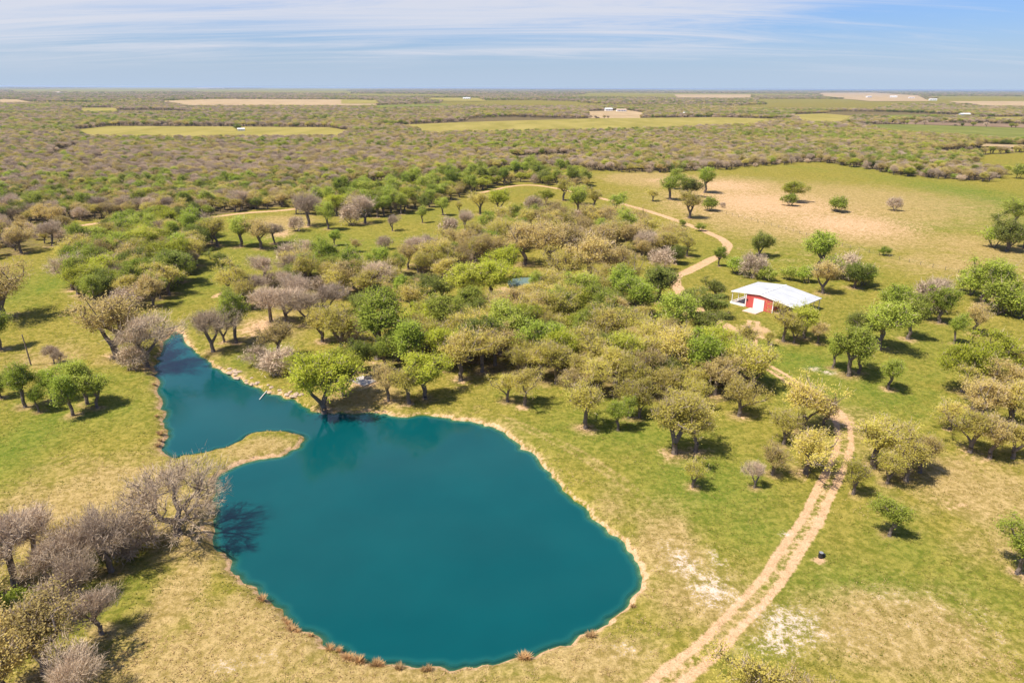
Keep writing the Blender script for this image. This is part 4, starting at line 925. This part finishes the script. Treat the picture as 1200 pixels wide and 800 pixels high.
# farm buildings far off
HB = [(930, 155, 16, 9, 4, 'white farmhouse in the grey woods behind the dry field', 0), (926, 146, 14, 9, 4, 'tan roofed farmhouse behind the white one in the woods', 1), (806, 135.5, 22, 12, 5, 'white shed at the end of the long hay field', 0), (823, 137, 16, 10, 4, 'small white barn beside the hay field shed', 0),
      (1018, 114.5, 40, 20, 8, 'white barn on the tan farmland near the skyline', 0), (1047, 114.5, 50, 24, 9, 'wide pale barn on the tan farmland near the skyline', 0), (1068, 115.5, 36, 20, 8, 'pale shed at the edge of the tan farmland', 1), (1130, 136.5, 22, 12, 5, 'white barn behind the plowed strip', 0), (547, 116.5, 40, 20, 7, 'white shed in the far pale field', 0),
      (713, 130.5, 20, 12, 6, 'white farmhouse in the pinkish paddock', 0), (728, 131, 26, 12, 5, 'long pale shed beside the paddock farmhouse', 1), (283, 154, 9, 4, 3, 'white trailer beside the lone tree in the narrow hay field', 0), (68, 109.5, 60, 30, 9, 'pale building far in the grey woods', 1), (1093, 118, 40, 20, 7, 'white house by the dark woods near the skyline', 0)]
PALEROOF = plain('pale_roof', (.62, .60, .58), .6, .1, 1); TANROOF = plain('tan_roof', (.52, .38, .28), .7, .1, 1)
for (px_, py_, L_, D_, H_, lab, kk) in HB:
    p = g(px_, py_); b_ = tag(empty('farm_building', (p[0], p[1], .3), rr.uniform(-.4, .4)), lab, 'building', 'distant farm buildings')
    part('wall', [box((0, 0, H_ / 2), (L_, D_, H_))], WHITE, b_)
    e_ = .6; rv = [(-L_ / 2 - e_, -D_ / 2 - e_, H_ - .1), (L_ / 2 + e_, -D_ / 2 - e_, H_ - .1), (L_ / 2 + e_, D_ / 2 + e_, H_ - .1), (-L_ / 2 - e_, D_ / 2 + e_, H_ - .1), (-L_ / 2 - e_, 0, H_ * 1.45), (L_ / 2 + e_, 0, H_ * 1.45)]
    part('roof', [(np.array(rv), [(0, 1, 5, 4), (2, 3, 4, 5), (1, 2, 5), (3, 0, 4), (3, 2, 1, 0)])], TANROOF if kk else PALEROOF, b_)
    for x_ in (-.28, .05, .3): part('window', [box((x_ * L_, -D_ / 2 - .05, H_ * .5), (L_ * .09, .1, H_ * .3))], GLASS, b_)

# ------------------------------------------------------------------ grass
def tuft_mat():
    M, n, l, out = mat_new('grass_tuft')
    geo = n.new('ShaderNodeNewGeometry'); k = n.new('ShaderNodeAttribute'); k.attribute_name = 'dry'
    r_ = geo.outputs['Random Per Island']
    gcol = mixc(n, l, r_, (.16, .17, .030, 1), (.34, .28, .07, 1)); scol = mixc(n, l, r_, (.36, .25, .10, 1), (.56, .40, .20, 1))
    c = mixc(n, l, range_(n, l, math_(n, l, 'ADD', k.outputs['Fac'], math_(n, l, 'MULTIPLY', math_(n, l, 'SUBTRACT', r_, .5), .6)), .3, .65), gcol, scol)
    d = n.new('ShaderNodeBsdfDiffuse'); t = n.new('ShaderNodeBsdfTranslucent'); mx = n.new('ShaderNodeMixShader'); mx.inputs[0].default_value = .35
    l.new(c, d.inputs[0]); l.new(c, t.inputs[0]); l.new(d.outputs[0], mx.inputs[1]); l.new(t.outputs[0], mx.inputs[2]); l.new(mx.outputs[0], out.inputs[0])
    return M
TUFTM = tuft_mat()
def blades(P, H_, Wd, nb, spread, r):
    """nb blades in a tuft at each P, each a narrow bent face"""
    n = len(P); Q = np.repeat(P, nb, 0); a = r.uniform(0, 6.283, len(Q)); h = np.repeat(H_, nb) * r.uniform(.6, 1.2, len(Q)); w = np.repeat(Wd, nb)
    d = np.stack([np.cos(a), np.sin(a), 0 * a], 1); s_ = np.stack([-np.sin(a), np.cos(a), 0 * a], 1)
    base = Q + d * (r.uniform(0, .4, len(Q)) * np.repeat(spread, nb))[:, None]
    top = base + d * (np.repeat(spread, nb) * r.uniform(.3, 1.1, len(Q)))[:, None]; top[:, 2] += h
    mid_ = base * .5 + top * .5; mid_[:, 2] += h * .14
    V = np.stack([base - s_ * w[:, None] * .6, base + s_ * w[:, None] * .6, mid_ + s_ * w[:, None] * .5, top, mid_ - s_ * w[:, None] * .5], 1).reshape(-1, 3)
    i0 = np.arange(len(Q)) * 5
    F = np.concatenate([np.stack([i0, i0 + 1, i0 + 2, i0 + 4], 1)], 0)
    F3 = np.stack([i0 + 4, i0 + 2, i0 + 3, i0 + 3], 1)
    return V, i0
NT = 60000
ty_ = 52 + 150 * rng.random(NT) ** 1.3; txx = rng.uniform(-1, 1, NT) * (.80 * ty_ + 14)
sdt = shore_sd(txx, ty_); dry_t, bare_t, chalk_t, lush_t = (blob_field(txx, ty_, k) for k in ('dry', 'bare', 'chalk', 'lush'))
rd = np.min(np.stack([np.min(np.hypot(txx[:, None] - R[None, ::3, 0], ty_[:, None] - R[None, ::3, 1]), 1) for R in (TRACK, PATHW)]), 0)
okt = (sdt > .5) & (rd > 1.9) & (bare_t < .35) & (chalk_t < .4) & (vnoise(txx / 2.2, ty_ / 2.2, 71) > .38)
txx, ty_, dry_t, lush_t, sdt = txx[okt], ty_[okt], dry_t[okt], lush_t[okt], sdt[okt]
dry_t = np.clip(dry_t - .45 * lush_t + (vnoise(txx / 6, ty_ / 6, 72) - .5) * .9 + .18 + .5 * np.exp(-sdt / 2.5), 0, 1)
P_ = np.stack([txx, ty_, height(txx, ty_) - .03], 1); n_ = len(P_)
V_, i0_ = blades(P_, rng.uniform(.08, .20, n_), rng.uniform(.05, .10, n_), 4, rng.uniform(.14, .34, n_), rng)
F_ = [t_ for t_ in np.concatenate([np.stack([i0_, i0_ + 1, i0_ + 2], 1), np.stack([i0_, i0_ + 2, i0_ + 4], 1), np.stack([i0_ + 4, i0_ + 2, i0_ + 3], 1)])]
tm = mesh('grass', V_, np.array(F_), TUFTM); set_attr(tm, 'dry', np.repeat(dry_t, 20))
tag(link('grass', tm), 'short tufts of green and straw grass over the pasture', 'grass', kind='stuff')
# rusty bunch grass along the shore
RUST = leaf_mat('rust_grass', (.52, .31, .15, 1), (.42, .27, .11, 1), (.55, .39, .20, 1), .35)
tmesh = []
for i in range(4):
    r_ = np.random.default_rng(900 + i); V1, i1 = blades(np.zeros((1, 3)), np.array([.55]), np.array([.05]), 90, np.array([.6]), r_)
    tmesh.append(mesh('tussock', V1, np.concatenate([np.stack([i1, i1 + 1, i1 + 2], 1), np.stack([i1, i1 + 2, i1 + 4], 1), np.stack([i1 + 4, i1 + 2, i1 + 3], 1)]), RUST))
TUS = [(386, 757), (403, 766), (407, 768), (419, 772), (424, 774), (443, 780), (447, 781), (468, 785), (497, 788), (503, 787), (612, 772), (617, 772), (690, 748), (694, 747), (742, 712), (308, 705), (334, 727), (338, 729), (342, 732), (190, 517), (188, 511), (184, 490), (181, 452), (302, 504), (350, 509), (273, 520), (349, 737), (364, 747), (189, 523), (398, 763), (411, 770), (438, 778)]
TUSS = []
for i, (a_, b_) in enumerate(TUS):
    p = g(a_, b_, -.5)
    for _ in range(14):      # step back from the water until the tussock stands on the bank
        if float(shore_sd([p[0]], [p[1]])[0]) > .35: break
        j = int(np.argmin(np.hypot(SHORE_XY[:, 0] - p[0], SHORE_XY[:, 1] - p[1]))); dv = SHORE_XY[j] - SHORE_XY.mean(0); p = p + np.append(dv / np.linalg.norm(dv) * .3, 0)
    o = link('grass_tussock', tmesh[i % 4], None, (p[0], p[1], hz(p[0], p[1]) - .04)); k = rr.uniform(.7, 1.35); o.scale = (k, k, k * rr.uniform(.8, 1.1)); o.rotation_euler = (0, 0, rr.uniform(0, 6.28))
    TUSS.append((int(np.argmin(np.hypot(SHORE_XY[:, 0] - p[0], SHORE_XY[:, 1] - p[1]))), o))
for i, (_, o) in enumerate(sorted(TUSS, key=lambda q: q[0])):
    tag(o, f'rusty grass tussock, {ordinal(i + 1)} along the pond rim from the inlet head round the spit', 'tussock', 'rusty tussocks round the pond')

# ------------------------------------------------------------------ haze
HAZE = True
if HAZE:
    v, f = box((0, 28500, 28.5), (96000, 67000, 67))
    M, n, l, out = mat_new('haze'); pv = n.new('ShaderNodeVolumePrincipled'); pv.inputs['Color'].default_value = (.62, .78, 1, 1); pv.inputs['Density'].default_value = 4.2e-5; pv.inputs['Anisotropy'].default_value = .2
    l.new(pv.outputs[0], out.inputs['Volume'])
    tag(link('haze', mesh('haze', v, f, M)), 'thin pale air haze over the plain', kind='stuff')
